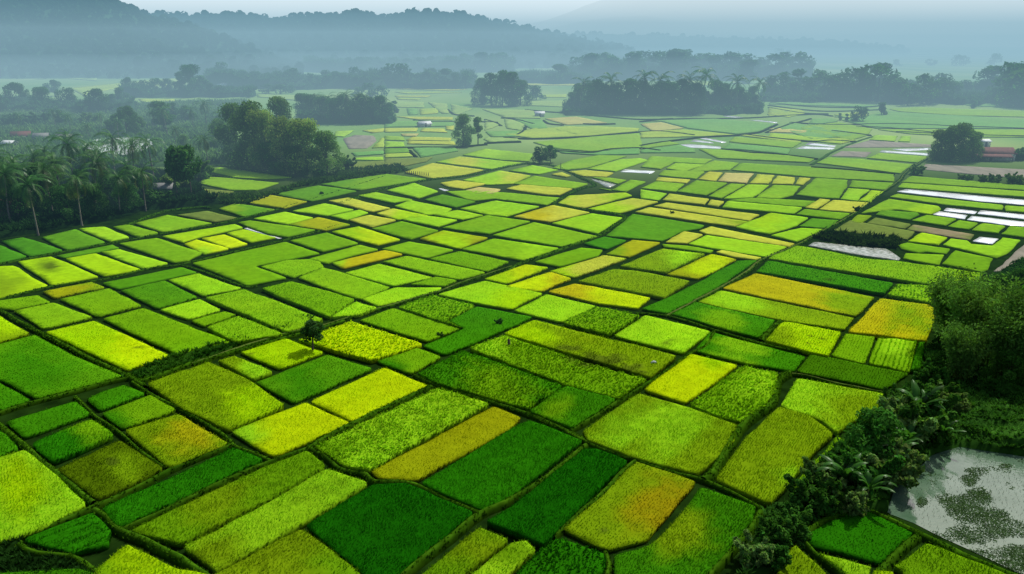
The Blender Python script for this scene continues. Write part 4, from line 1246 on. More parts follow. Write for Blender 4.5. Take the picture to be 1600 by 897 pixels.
def tree(kind, px, pyb, pyt, tone='mid', wide=1.0, label=None, cat=None, group=None, far=False, var=None):
    x, y, h = h_from_pix(px, pyb, pyt)
    rz = random.random() * 2 * PI
    tn = TONE[tone]; j = random.uniform(0.8, 1.2); color = (tn[0] * j * random.uniform(0.9, 1.15), tn[1] * j, tn[2] * j, 1)
    if kind in ('palm',): s = h / 10.5
    else: s = h
    if far:
        me = random.choice(FAR[kind]); o = link(NAME[kind], me); o.location = (x, y, 0); o.rotation_euler = (0, 0, rz); o.scale = (s * wide, s * wide, s); o.color = color
    else:
        v = KINDS[kind]; tr, cr = v[var % len(v)] if var is not None else random.choice(v)
        o = empty(NAME[kind], (x, y, 0), rz); o.scale = (s * wide, s * wide, s)
        if kind != 'bamboo': a = link('trunk', tr, o); 
        else: a = link('stems', tr, o); a.color = (0.16, 0.20, 0.05, 1)
        b = link('crown', cr, o); b.color = color
    TREES.append([o, kind, px, pyb, pyt, tone, label, group])
    tag(o, label, cat or ('palm' if kind in ('palm',) else 'bush' if kind == 'bush' else 'bamboo' if kind == 'bamboo' else 'tree'), group)
    return o


ORD = ['', 'second', 'third', 'fourth', 'fifth', 'sixth', 'seventh', 'eighth', 'ninth', 'tenth', 'eleventh', 'twelfth', 'thirteenth', 'fourteenth', 'fifteenth', 'sixteenth',
       'seventeenth', 'eighteenth', 'nineteenth', 'twentieth']
ORD += ['twenty-' + w for w in ('first', 'second', 'third', 'fourth', 'fifth', 'sixth', 'seventh', 'eighth', 'ninth')] + ['thirtieth'] + ['thirty-' + w for w in ('first', 'second', 'third', 'fourth', 'fifth', 'sixth', 'seventh', 'eighth', 'ninth')] + ['fortieth']


def row_label(i, n, what, where):
    """counted from the nearer end of the row"""
    if i < (n + 1) // 2: return f"{what}, {'leftmost' if i == 0 else ORD[i] + ' from the left'} {where}"
    k = n - 1 - i
    return f"{what}, {'rightmost' if k == 0 else ORD[k] + ' from the right'} {where}"


def tree_row(items, what, where, group, **kw):
    items = sorted(items)
    for i, it in enumerate(items):
        px, pyb, pyt, kind, tone, wide = (list(it) + [None] * 6)[:6]
        tree(kind or 'dense', px, pyb, pyt, tone or 'dark', wide or 1.0, row_label(i, len(items), what, where), None, group, **kw)


# single trees in the open fields
tree('lone', 489, 550, 501, 'dark', 1.05, 'dark lone tree beside the earth lane among yellow-green paddies', var=0)
tree('dense', 724, 229, 179, 'mid', 0.85, 'broad bushy tree of the pair standing in the open fields', group='pair of trees in the fields', var=0)
tree('tall', 747, 227, 183, 'mid', 1.1, 'slim tree with bare trunk beside the broad bushy field tree', group='pair of trees in the fields', var=1)
tree('round', 843, 256, 229, 'dark', 1.15, 'squat dark tree at the lane corner, larger of two joined crowns', var=1)
tree('round', 860, 254, 227, 'dark', 0.95, 'small dark tree touching the squat one at the lane corner', var=2)
tree('tall', 617, 176, 158, 'blue', 1.5, 'tiny dark tree standing clear of the wooded point', far=True)
# thicket of light trees near the middle of the scene
for i, (px, b, t, tn, w, lab) in enumerate([
        (372, 252, 162, 'mid', 0.8, 'feathery green tree at the back corner of the bright thicket'),
        (402, 262, 158, 'mid', 0.85, 'tall feathery tree in the middle of the bright thicket'),
        (415, 266, 172, 'bright', 0.75, 'yellow-green feathery tree in the heart of the bright thicket'),
        (440, 236, 152, 'mid', 0.8, 'dark green tree crown rising behind the bright thicket'),
        (448, 268, 183, 'bright', 0.95, 'lightest tree at the front of the bright thicket'),
        (480, 272, 186, 'bright', 1.0, 'large light-topped tree at the front of the bright thicket'),
        (512, 274, 205, 'mid', 1.0, 'low rounded tree at the field end of the bright thicket'),
        (392, 262, 215, 'mid', 1.2, 'low shaded bush tree under the bright thicket'),
        (425, 270, 222, 'dark', 1.2, 'dark low bush at the foot of the bright thicket'),
        (462, 274, 228, 'dark', 1.3, 'dark spreading bush at the front foot of the bright thicket'),
        (350, 235, 185, 'mid', 1.0, 'small hazy tree left behind the bright thicket')]):
    tree('dense', px, b, t, tn, w, lab, group='trees of the bright thicket', var=i)
tree('bush', 543, 266, 247, 'dark', 1.0, 'low dark shrub just clear of the bright thicket beside the fields')
tree('bush', 500, 279, 266, 'dark', 1.2, 'flat dark shrub at the front edge of the bright thicket')
tree_row([(505, 190, 150), (520, 193, 153), (536, 192, 148), (552, 194, 158), (566, 192, 146), (580, 193, 152), (594, 192, 150), (606, 191, 160), (488, 188, 148), (475, 186, 146)],
         'dark tree', 'in the wooded point behind the bright thicket', 'trees of the wooded point', far=False)
# clumps in the middle distance
tree_row([(752, 163, 122, 'dense', 'dark'), (768, 165, 114, 'tall', 'dark', 1.7), (785, 166, 110, 'dense', 'dark', 0.8), (800, 166, 113, 'tall', 'dark', 1.8), (813, 165, 125, 'dense', 'dark')],
         'tall dark tree', 'in the upright clump among far fields', 'trees of the upright clump')
tree_row([(826, 155, 133, 'dense', 'blue', 1.3), (838, 156, 134, 'dense', 'blue', 1.3)], 'low blue-green bush tree', 'beside the upright clump', 'bush trees beside the upright clump', far=True)
isl = []
for i, px in enumerate(range(893, 1186, 13)):
    isl.append((px + random.uniform(-3, 3), 176 + (2 if 930 < px < 1100 else -3) + random.uniform(-1, 1), [142, 134, 128, 122, 132, 126, 138, 121, 124, 136, 130, 124, 126, 122, 133, 128, 140, 123, 128, 138, 134, 142, 146][i % 23] + 2,
                ['dense', 'tall', 'round'][i % 3], 'dark', [1.0, 1.5, 1.1][i % 3]))
for i, px in enumerate(range(905, 1180, 27)): isl.append((px, 170, 131 + (i * 7) % 11, 'dense', 'blue', 0.9))
tree_row(isl, 'dark tree', 'in the wooded island', 'trees of the wooded island')
# right-hand woods
rw = []
pts = [(1205, 152, 112), (1222, 153, 108), (1240, 154, 115), (1258, 155, 113), (1278, 155, 102), (1297, 157, 96), (1312, 158, 108), (1330, 158, 100), (1350, 159, 96), (1370, 160, 94), (1388, 160, 102), (1402, 162, 110),
       (1418, 165, 126), (1440, 163, 108), (1455, 162, 106), (1470, 160, 108), (1488, 157, 118), (1245, 150, 92), (1275, 148, 90), (1335, 150, 90), (1372, 150, 88), (1426, 152, 112), (1465, 150, 104)]
for i, (px, b, t) in enumerate(pts): rw.append((px, b, b - (b - t) * random.uniform(0.6, 0.9), ['round', 'dense', 'tall'][i % 3], 'blue' if b < 153 else 'dark', [1.25, 1.2, 1.8][i % 3]))
for i in range(12): rw.append((1203 + i * 28 + random.uniform(-6, 6), 148 + random.uniform(-4, 3), 126 + random.uniform(-6, 6), ['dense', 'tall', 'round'][i % 3], 'blue', [1.3, 1.8, 1.3][i % 3]))
tree_row(rw, 'hazy dark tree', 'in the wood along the far field edge', 'trees of the far field-edge wood', far=True)
rw = []
for i, (px, b, t) in enumerate([(1532, 150, 112), (1545, 150, 104), (1560, 158, 116), (1572, 163, 100), (1585, 166, 112), (1596, 168, 106), (1612, 168, 100), (1555, 140, 104), (1590, 145, 98)]):
    rw.append((px, b, t, ['round', 'tall', 'dense'][i % 3], 'dark', [1.2, 1.8, 1.1][i % 3]))
tree_row(rw, 'hazy dark tree', 'in the wood beyond the red-roofed house', 'trees of the wood beyond the red roof', far=True)
tree_row([(1312, 188, 177, 'round', 'blue', 0.9), (1322, 190, 178, 'tall', 'blue', 1.3), (1337, 190, 166, 'dense', 'blue', 1.0), (1348, 190, 168, 'dense', 'blue', 1.0), (1377, 180, 160, 'tall', 'blue', 1.6)],
         'small hazy tree', 'in the loose row on the far green fields', 'small trees on the far green fields', far=True)
# clump and shrubs at the red-roofed house
tree_row([(1468, 251, 203, 'dense', 'mid', 1.0), (1483, 252, 196, 'dense', 'mid', 0.9), (1500, 252, 192, 'dense', 'mid', 0.9), (1517, 250, 206, 'dense', 'mid', 0.9)],
         'dark bushy tree', 'in the clump against the red-roofed house', 'trees beside the red-roofed house')
tree('bush', 1432, 273, 259, 'mid', 1.1, 'round green bush at the lane bend near the red-roofed house')
tree_row([(1502, 281, 273, 'bush', 'mid', 1.2), (1513, 283, 274, 'bush', 'mid', 1), (1535, 285, 274, 'bush', 'mid', 1), (1552, 286, 273, 'bush', 'mid', 1), (1581, 288, 272, 'bush', 'mid', 1), (1597, 288, 276, 'bush', 'mid', 1.2)],
         'small shrub', 'in the row along the bare brown field', 'shrubs along the bare brown field')
tree_row([(1578, 249, 234, 'bush', 'dark', 1.4), (1592, 250, 235, 'bush', 'dark', 1.4), (1606, 250, 234, 'bush', 'dark', 1.4)], 'dark hedge bush', 'beyond the red-roofed house', 'hedge bushes beyond the red-roofed house')
# left: rounded trees on the far meadow
tree_row([(2, 178, 148, 'round', 'blue', 1.1), (25, 170, 129, 'round', 'dark', 1.15), (67, 174, 136, 'dense', 'dark', 1.1), (86, 150, 125, 'round', 'blue', 1.2), (108, 172, 137, 'round', 'dark', 1.2), (155, 178, 139, 'round', 'dark', 1.25), (178, 170, 147, 'dense', 'blue'), (190, 164, 136, 'round', 'dark', 1.2)],
         'rounded dark tree', 'in the front row beyond the palm grove', 'rounded trees beyond the palm grove')
tree_row([(203, 150, 121, 'round', 'dark', 1.0), (227, 149, 125, 'round', 'dark', 1.1), (247, 149, 122, 'round', 'dark', 1.0), (263, 148, 123, 'round', 'blue', 1.2), (299, 151, 101, 'dense', 'dark', 0.95), (286, 150, 112, 'tall', 'dark', 1.6), (316, 150, 118, 'round', 'blue', 1.1), (346, 152, 133, 'round', 'blue', 1.2), (389, 153, 135, 'round', 'blue', 1.2), (330, 152, 130, 'dense', 'blue')],
         'dark tree', 'in the row behind the pale strip fields', 'trees behind the pale strip fields')
tree_row([(95, 198, 172, 'tall', 'dark', 1.6), (200, 216, 166, 'dense', 'dark', 0.9), (182, 212, 180, 'round', 'dark', 1.1), (214, 214, 182, 'round', 'mid', 1.0), (257, 208, 160, 'tall', 'dark', 1.8), (248, 200, 158, 'round', 'blue', 0.9), (291, 192, 165, 'round', 'blue', 1.2), (272, 190, 160, 'tall', 'blue', 1.4), (288, 236, 210, 'dense', 'mid', 1.0), (140, 196, 178, 'bush', 'mid', 1.4), (60, 196, 178, 'bush', 'blue', 1.5), (20, 198, 180, 'bush', 'blue', 1.5)],
         'hazy dark tree', 'scattered on the scrub behind the palm grove', 'trees scattered behind the palm grove')
# mid and far tree lines across the left centre
mid = []
for i, (px, b, t) in enumerate([(405, 137, 112), (420, 136, 114), (443, 136, 117), (460, 135, 107), (485, 138, 115), (495, 137, 118), (510, 135, 110), (525, 136, 112), (540, 137, 114), (557, 135, 105), (571, 136, 112), (585, 136, 111), (602, 136, 106), (616, 137, 100),
                                 (628, 137, 100), (640, 137, 113), (655, 137, 114), (668, 137, 111), (682, 138, 114), (697, 138, 108), (712, 139, 114), (728, 139, 112), (362, 133, 108), (380, 134, 110), (335, 130, 106), (350, 131, 98)]):
    mid.append((px, b, t, ['round', 'dense', 'round', 'tall'][i % 4], 'blue', [1.2, 1.0, 1.1, 1.7][i % 4]))
tree_row(mid, 'hazy tree', 'in the tree line below the hill', 'trees of the tree line below the hill', far=True)
tree_row([(420, 146, 131, 'dense', 'blue', 2), (438, 147, 132, 'dense', 'blue', 2), (455, 145, 133, 'dense', 'blue', 2), (560, 150, 136, 'dense', 'blue', 1.6), (578, 152, 130, 'dense', 'blue', 1.3), (596, 152, 134, 'dense', 'blue', 1.4)],
         'low hazy bush', 'before the tree line below the hill', 'bush trees before the tree line below the hill', far=True)
far_r = []
for i in range(34):
    px = 905 + i * 10.5 + random.uniform(-3, 3)
    far_r.append((px, 123 + random.uniform(-3, 2), 86 + random.uniform(-6, 8) - (4 if 1000 < px < 1080 else 0), ['round', 'dense', 'tall'][i % 3], 'blue', [1.25, 1.1, 1.9][i % 3]))
far_r += [(873, 130, 101, 'tall', 'dark', 2.2), (880, 130, 104, 'dense', 'dark', 1.0), (1163, 130, 96, 'dense', 'dark', 0.9), (1170, 130, 94, 'tall', 'dark', 2.2)]
tree_row(far_r, 'faint hazy tree', 'in the long far tree line', 'trees of the long far tree line', far=True)
far_l = []
for i in range(24):
    px = 500 + i * 12.5 + random.uniform(-4, 4)
    far_l.append((px, 112 + random.uniform(-2, 2), 92 + random.uniform(-4, 4) - (6 if px > 715 else 0), ['round', 'dense', 'tall'][i % 3], 'blue', [1.3, 1.2, 2.0][i % 3]))
tree_row(far_l, 'pale misty tree', 'in the mist at the hill foot', 'misty trees at the hill foot', far=True)
tree_row([(1450, 103, 92, 'round', 'blue', 1.2), (1460, 103, 94, 'dense', 'blue', 1.4), (1495, 103, 86, 'dense', 'blue', 1.2), (1505, 103, 87, 'dense', 'blue', 1.2), (1553, 104, 84, 'round', 'blue', 1.3), (1400, 104, 93, 'dense', 'blue', 1.5), (1216, 92, 76, 'round', 'blue', 1.4), (1232, 92, 78, 'dense', 'blue', 1.4)],
         'misty rounded tree', 'on the farthest plain', 'misty trees on the farthest plain', far=True)

# coconut palms standing up out of the far woods and over the scrub
fp_ = [(905, 176, 124), (958, 177, 117), (1003, 178, 120), (1022, 178, 116), (1078, 178, 119), (1094, 178, 116), (1150, 176, 120), (1180, 174, 128)]
for i, (a, b, t) in enumerate(fp_): tree('palm', a, b, t, 'palm', 1.0, row_label(i, 8, 'coconut palm', 'rising out of the wooded island'), group='palms of the wooded island')
fp_ = sorted([(30, 205, 180), (88, 203, 172), (112, 210, 178), (160, 205, 178), (186, 222, 186), (240, 204, 170), (262, 213, 172), (303, 205, 172), (324, 201, 160), (345, 213, 178), (275, 232, 200), (140, 222, 193)])
for i, (a, b, t) in enumerate(fp_): tree('palm', a, b, t, 'palm', 1.0, row_label(i, len(fp_), 'hazy coconut palm', 'over the scrub behind the grove'), group='palms over the scrub')
fp_ = sorted([(512, 191, 150), (545, 193, 147), (572, 193, 150), (600, 191, 155), (498, 189, 152)])
for i, (a, b, t) in enumerate(fp_): tree('palm', a, b, t, 'palm', 1.0, row_label(i, len(fp_), 'coconut palm', 'in the wooded point behind the bright thicket'), group='palms of the wooded point')

# palm grove
palms = [(60, 368, 288, 'leaning coconut palm with pale bare trunk at the grove edge by the paddies'),
         (128, 353, 276, 'coconut palm with pale trunk in the middle of the grove edge'),
         (188, 336, 268, 'coconut palm with slim trunk near the paddy end of the grove'),
         (16, 350, 262, ''), (42, 338, 255, ''), (84, 340, 258, ''), (100, 325, 246, ''), (150, 325, 245, ''), (166, 312, 238, ''), (118, 300, 222, ''), (148, 296, 226, ''), (60, 310, 240, ''), (24, 300, 245, ''),
         (212, 290, 220, 'coconut palm with drooping fronds against the pale flooded patch'), (241, 282, 216, 'second coconut palm against the pale flooded patch'), (180, 275, 214, 'small coconut palm at the far edge of the flooded patch'),
         (117, 262, 208, 'coconut palm at the near corner of the flooded patch, by the pale track'), (228, 330, 262, ''), (206, 318, 258, ''), (326, 262, 214, 'dusty grey-green palm between the slim trees and the bright thicket'), (2, 330, 240, ''), (75, 290, 232, '')]
gp = [p for p in palms if not p[3]]
gp.sort()
for p in palms:
    lab = p[3] or row_label(gp.index(p), len(gp), 'dark coconut palm', 'inside the crowded palm grove')
    tree('palm', p[0], p[1], p[2], 'palm', 1.0, lab, group='coconut palms of the grove')
tree('slim', 278, 311, 231, 'dark', 1.0, 'thin-trunked tree beside the open hut, nearer the hut')
tree('slim', 299, 309, 229, 'dark', 1.1, 'thin-trunked tree beside the open hut, nearer the lime paddies')
tree_row([(74, 335, 256, 'dense', 'dark', 0.9), (30, 345, 285, 'dense', 'dark', 1.1), (105, 345, 290, 'dense', 'dark', 1.1), (150, 340, 288, 'dense', 'dark', 1.1), (200, 330, 285, 'dense', 'dark', 1.1), (225, 315, 268, 'tall', 'dark', 1.6), (55, 325, 270, 'round', 'dark', 1.1),
          (170, 318, 268, 'round', 'dark', 1.1), (130, 318, 265, 'dense', 'dark', 0.9), (10, 335, 270, 'dense', 'dark', 1), (250, 322, 300, 'bush', 'dark', 1.2), (0, 300, 250, 'round', 'dark', 1.2), (95, 290, 245, 'dense', 'dark'), (200, 300, 262, 'dense', 'dark'), (145, 280, 250, 'bush', 'dark', 1.3), (270, 300, 272, 'bush', 'mid', 1.2), (310, 280, 255, 'bush', 'mid', 1.3), (232, 308, 276, 'dense', 'dark')],
         'shaded leafy tree', 'under the palms of the grove', 'leafy trees under the palms')

# bottom right: bamboo, bananas, bushes round the pond
for px, b, t, w, lab in [(1480, 540, 424, 0.95, 'dark feathery bamboo clump standing nearest the golden paddy'), (1507, 560, 432, 0.9, 'lighter arching bamboo clump behind the golden paddy corner'), (1530, 575, 450, 0.85, 'tall drooping bamboo clump in the middle of the bamboo stand'),
                     (1498, 600, 505, 1.0, 'low arching bamboo clump at the front of the bamboo stand'), (1565, 600, 470, 0.9, 'dark bamboo clump on the bushy side of the bamboo stand'), (1600, 590, 440, 0.9, 'bamboo clump cut by the edge of the picture')]:
    tree('bamboo', px, b, t, 'bamboo', w, lab, group='bamboo clumps beside the golden paddy')
tree('pondtree', 1366, 735, 645, 'lush', 1.0, 'round dark glossy tree on the bank near the pond')
br = [(1405, 700, 640), (1435, 690, 625), (1345, 770, 712), (1385, 760, 705), (1300, 800, 765), (1268, 800, 752), (1325, 800, 762), (1240, 815, 785), (1215, 850, 815), (1180, 885, 845), (1205, 885, 850), (1240, 842, 808), (1285, 770, 728), (1455, 605, 572), (1462, 640, 602), (1480, 650, 612), (1395, 640, 610)]
tree_row([(a, b, t, 'bush', 'lush' if i % 3 else 'mid', 1.0) for i, (a, b, t) in enumerate(br)], 'dark leafy bush', 'on the overgrown bank by the pond', 'bushes on the overgrown pond bank')
rb = [(1540, 520, 462), (1575, 520, 455), (1600, 530, 450), (1560, 470, 430), (1590, 460, 420), (1575, 606, 545)]
tree_row([(a, b, t, 'dense', 'lush', 1.2) for a, b, t in rb], 'dark bushy tree', 'in the tangle behind the bamboo stand', 'bushy trees behind the bamboo stand')


def banana(px, py, s, rz, lab, i):
    x, y = ground(px, py); tr, lf = BANANA[i % 2]
    o = empty('banana_plant', (x, y, 0), rz); o.scale = (s, s, s)
    a = link('trunk', tr, o); a.color = (0.5, 0.5, 0.5, 1)
    for m in lf:
        q = link('leaf', m, o); j = random.uniform(0.8, 1.2); q.color = (0.035 * j, 0.12 * j, 0.016 * j, 1)
    tag(o, lab, 'banana plant', 'banana plants on the pond bank')


banana(1427, 680, 1.55, 0.6, 'tallest banana plant with a big upright leaf above the pond', 0)
banana(1448, 672, 1.15, 2.0, 'banana plant half hidden beside the tallest one above the pond', 1)
banana(1318, 782, 1.2, 1.1, 'small banana plant with pale ribs on the bank by the emerald plot', 1)
banana(1392, 745, 1.2, 0.2, 'banana plant at the foot of the round glossy tree', 0)
banana(1352, 792, 1.0, 4.2, 'low banana plant between bushes above the emerald plot', 1)
banana(1412, 715, 1.1, 5.0, 'banana plant leaning over the pond rim', 1)
banana(1470, 700, 0.9, 3.0, 'low banana plant at the pond rim below the bamboo', 0)


# ------------------------------------------------------------------ tangled undergrowth (uncountable)
def carpet(name, label, pxpoly, hmax, c1, c2, sp, tuft, k=5, scale=0.25, seed=0, wide=0.3):
    poly = [ground(a, b) for a, b in pxpoly]
    if area(poly) < 0: poly = poly[::-1]
    P = np.array(poly); lo, hi = P.min(0), P.max(0)
    gx, gy = np.meshgrid(np.arange(lo[0], hi[0], sp), np.arange(lo[1], hi[1], sp))
    G = np.stack([gx.ravel(), gy.ravel()], -1); G = G + (RNG.random(G.shape) - .5) * sp * .8; G = G[pip(G, poly)]
    ov, oe, of, *_ = delaunay_2d_cdt([Vector(p) for p in poly] + [Vector(p) for p in G], [(i, (i + 1) % len(poly)) for i in range(len(poly))], [], 1, 1e-4)
    T = np.array([f for f in of if len(f) == 3], np.int32); X = np.array([(v[0], v[1]) for v in ov])
    hz = lambda Q: hmax * np.clip(fbm(Q[:, 0] * scale, Q[:, 1] * scale, seed, 3) * 1.5 - 0.25, 0.02, 1)
    c1, c2 = np.array(c1), np.array(c2)
    cl = lambda Q: c1 + (c2 - c1) * np.clip(fbm(Q[:, 0] * scale * 1.7, Q[:, 1] * scale * 1.7, seed + 9, 3) * 2 - 0.5, 0, 1)[:, None]
    z = hz(X); z[:len(poly)] = 0.02
    K = np.stack([RNG.uniform(lo[0], hi[0], int((hi[0] - lo[0]) * (hi[1] - lo[1]) / tuft ** 2)), RNG.uniform(lo[1], hi[1], int((hi[0] - lo[0]) * (hi[1] - lo[1]) / tuft ** 2))], -1)
    K = K[pip(K, poly)]
    tv, tf, tc = tufts(K, hz(K) - 0.05, tuft * (0.6 + 0.7 * RNG.random(len(K))), tuft * wide, k, cl(K), 1.3)
    V = np.concatenate([np.c_[X, z], tv]); C = np.concatenate([cl(X) * 0.6, tc])
    o = link(name, mesh_np(name, V, np.concatenate([T, tf + len(X)]), M['grass'], C))
    return tag(o, label, None, None, 'stuff')


G1, G2, G3 = (0.020, 0.080, 0.012), (0.065, 0.210, 0.024), (0.05, 0.13, 0.015)
carpet('undergrowth', 'dark tangled undergrowth on the bank round the pond',
       [(1450, 545), (1560, 425), (1610, 405), (1760, 420), (1760, 720), (1600, 714), (1500, 699), (1462, 708), (1425, 735), (1392, 765), (1388, 800), (1345, 800), (1300, 812), (1245, 828), (1225, 850), (1215, 900), (1150, 915), (1168, 865), (1200, 800),
        (1232, 788), (1246, 770), (1275, 735), (1322, 690), (1400, 655), (1412, 610), (1440, 585)], 1.2, G1, G2, 0.9, 0.42, 5, 0.22, 3)
carpet('undergrowth', 'bright green creeper mounds on the slope above the pond', [(1472, 660), (1490, 628), (1530, 602), (1620, 596), (1740, 620), (1740, 712), (1600, 708), (1500, 695), (1466, 700)], 2.0, (0.035, 0.13, 0.016), (0.10, 0.30, 0.035), 0.8, 0.36, 5, 0.35, 17)
carpet('undergrowth', 'shaded undergrowth beneath the palm grove', [(-160, 400), (0, 373), (66, 363), (120, 352), (165, 346), (204, 336), (215, 330), (320, 321), (345, 318), (316, 300), (300, 275), (200, 262), (100, 255), (-160, 262)], 1.6, (0.010, 0.034, 0.010), (0.024, 0.075, 0.018), 2.2, 1.0, 5, 0.12, 5)
carpet('undergrowth', 'scrubby green meadow behind the palm grove', [(-160, 262), (100, 255), (230, 262), (312, 257), (350, 256), (360, 200), (400, 168), (380, 158), (-160, 178)], 1.2, (0.06, 0.16, 0.05), (0.16, 0.31, 0.09), 4.0, 1.9, 4, 0.05, 7)
carpet('undergrowth', 'grassy slope between the palm grove and the bright thicket', [(345, 318), (380, 322), (480, 292), (640, 268), (625, 258), (545, 266), (480, 285), (440, 298), (400, 305), (362, 306), (330, 304)], 0.8, (0.025, 0.075, 0.015), (0.06, 0.14, 0.02), 1.6, 0.9, 5, 0.1, 9)
carpet('undergrowth', 'lush grass on the bank beside the long earth lane', [(190, 592), (230, 572), (290, 553), (345, 538), (400, 518), (455, 500), (480, 497), (495, 500), (455, 516), (380, 538), (300, 566), (230, 590), (205, 598)], 0.6, (0.02, 0.09, 0.008), (0.05, 0.17, 0.012), 0.9, 0.42, 5, 0.3, 11)
carpet('undergrowth', 'dark grassy hollow between curved earth banks at the bottom', [(-60, 862), (0, 852), (26, 845), (55, 858), (100, 872), (150, 897), (160, 915), (-60, 915)], 0.5, (0.008, 0.03, 0.005), (0.02, 0.07, 0.01), 0.6, 0.34, 5, 0.4, 13)
carpet('undergrowth', 'weedy dark ridges beside the muddy flooded strip', [(1270, 372), (1300, 361), (1415, 376), (1400, 389), (1330, 385)], 0.5, (0.01, 0.03, 0.006), (0.04, 0.09, 0.012), 1.4, 0.8, 5, 0.2, 15)

for nm_, lab_, x0, x1, y0, y1, hm, c2_ in [
        ('wood_understorey', 'dense lower growth of the tree line below the hill', 325, 740, 131, 140, 13, (0.05, 0.14, 0.06)),
        ('wood_understorey', 'dense lower growth of the long far tree line', 893, 1265, 117, 126, 20, (0.05, 0.14, 0.06)),
        ('wood_understorey', 'dense lower growth of the wooded island', 884, 1188, 170, 180, 4.5, (0.055, 0.15, 0.05)),
        ('wood_understorey', 'dense lower growth of the far field-edge wood', 1192, 1522, 146, 163, 5.5, (0.05, 0.14, 0.055)),
        ('wood_understorey', 'dense lower growth beyond the red-roofed house', 1518, 1680, 140, 168, 5.5, (0.05, 0.14, 0.055)),
        ('wood_understorey', 'dense lower growth of the wooded point', 470, 612, 187, 195, 6, (0.05, 0.14, 0.05)),
        ('wood_understorey', 'dense lower growth behind the pale strip fields', 195, 395, 146, 153, 7, (0.05, 0.14, 0.055)),
        ('wood_understorey', 'dense lower growth beyond the palm grove', -60, 210, 164, 180, 6, (0.05, 0.14, 0.055)),
        ('wood_understorey', 'misty lower growth at the hill foot', 480, 800, 108, 114, 18, (0.05, 0.14, 0.06)),
        ('wood_understorey', 'misty lower growth right across the middle plain', 790, 920, 122, 132, 9, (0.05, 0.14, 0.06))]:
    ym = (y0 + y1) / 2; D_ = CAM_H * FPX / (ym - HORIZON); n_ = max(4, int((x1 - x0) / 25))
    top_ = [(x0 + (x1 - x0) * i / n_, y0 + random.uniform(-0.12, 0.12) * (y1 - y0)) for i in range(n_ + 1)]
    bot_ = [(x1 - (x1 - x0) * i / n_, y1 + random.uniform(-0.3, 0.1) * (y1 - y0)) for i in range(n_ + 1)]
    carpet(nm_, lab_, [(x0 - 6, ym)] + top_ + [(x1 + 6, ym)] + bot_, hm, (0.045, 0.125, 0.05), tuple(v * 1.3 for v in c2_), D_ * 0.006, D_ * 0.0042, 5, 9.0 / D_ * 3, int(x0) % 97, 0.32)

# ------------------------------------------------------------------ pond
pond_px = [(1387, 801), (1397, 757), (1412, 745), (1434, 731), (1455, 711), (1500, 697), (1545, 702), (1600, 712), (1760, 728), (1900, 1000), (1640, 920), (1578, 888), (1530, 866), (1468, 838), (1430, 818)]
pp = soften([ground(a, b, 0.04) for a, b in pond_px], 75)
if area(pp) < 0: pp = pp[::-1]
ov, oe, of, *_ = delaunay_2d_cdt([Vector(p) for p in pp], [(i, (i + 1) % len(pp)) for i in range(len(pp))], [], 1, 1e-4)
pm = mesh_np('pond', np.array([(v[0], v[1], 0.04) for v in ov]), [f for f in of if len(f) == 3], M['pond'])
tag(link('pond', pm), kind='structure')
pw = np.array(pp); lo, hi = pw.min(0), pw.max(0)
K = np.stack([RNG.uniform(lo[0], hi[0], 170000), RNG.uniform(lo[1], hi[1], 170000)], -1); K = K[pip(K, pp)]
wpts = [(1515, 750, 22, 16), (1530, 770, 24, 16), (1500, 790, 45, 18), (1535, 805, 40, 18), (1572, 728, 10, 4), (1560, 830, 70, 18), (1440, 785, 12, 8), (1590, 870, 60, 22)]
pk = np.stack(pix(K[:, 0], K[:, 1], 0.05), -1)
dens = np.zeros(len(K))
for cx, cy, rx, ry in wpts: dens = np.maximum(dens, 1.25 - np.hypot((pk[:, 0] - cx) / rx, (pk[:, 1] - cy) / ry))
dens = dens + (fbm(K[:, 0] * 0.6, K[:, 1] * 0.6, 77, 4) - 0.5) * 1.6
Kw = K[dens > 0.2 + 0.85 * RNG.random(len(K)) ** 1.5]
tv, tf, tc = tufts(Kw, np.full(len(Kw), 0.03), np.full(len(Kw), 0.05), 0.055, 3, np.repeat(np.array([[0.085, 0.165, 0.050]]), len(Kw), 0) * (0.7 + 0.6 * RNG.random((len(Kw), 1))), 2.2)
tag(link('pond_weed', mesh_np('pond_weed', tv, tf, M['grass'], tc)), 'green weed floating in patches on the pond', None, None, 'stuff')
# young rice standing in rows in the water
ux = np.array([0.35, 0.94]); uy = np.array([0.94, -0.35])
ga, gb = np.meshgrid(np.arange(-90, 90, 0.26), np.arange(-90, 90, 0.5))
K = np.array(ground(1520, 790))[None] + ga.ravel()[:, None] * ux[None] + gb.ravel()[:, None] * uy[None] + (RNG.random((ga.size, 2)) - .5) * 0.34
K = K[pip(K, inset(pp, lambda q: 0.3))]; K = K[(fbm(K[:, 0] * .25, K[:, 1] * .25, 79) > 0.40)]
tv, tf, tc = tufts(K, np.full(len(K), 0.03), np.full(len(K), 0.16), 0.012, 2, np.repeat(np.array([[0.05, 0.10, 0.02]]), len(K), 0), 0.5)
tag(link('rice_seedlings', mesh_np('rice_seedlings', tv, tf, M['grass'], tc)), 'thin rows of rice seedlings standing in the pond water', None, None, 'stuff')
# pale flooded patch in the palm grove
fp = [ground(a, b, 0.03) for a, b in [(128, 236), (150, 224), (200, 221), (235, 224), (240, 232), (225, 243), (195, 250), (160, 246)]]
fp = soften(fp, 300)
if area(fp) < 0: fp = fp[::-1]
ov, oe, of, *_ = delaunay_2d_cdt([Vector(p) for p in fp], [(i, (i + 1) % len(fp)) for i in range(len(fp))], [], 1, 1e-4)
tag(link('flooded_paddy', mesh_np('flooded_paddy', np.array([(v[0], v[1], 1.75) for v in ov]), [f for f in of if len(f) == 3], M['floodwater'])), 'pale flooded patch among the coconut palms', 'flooded field')


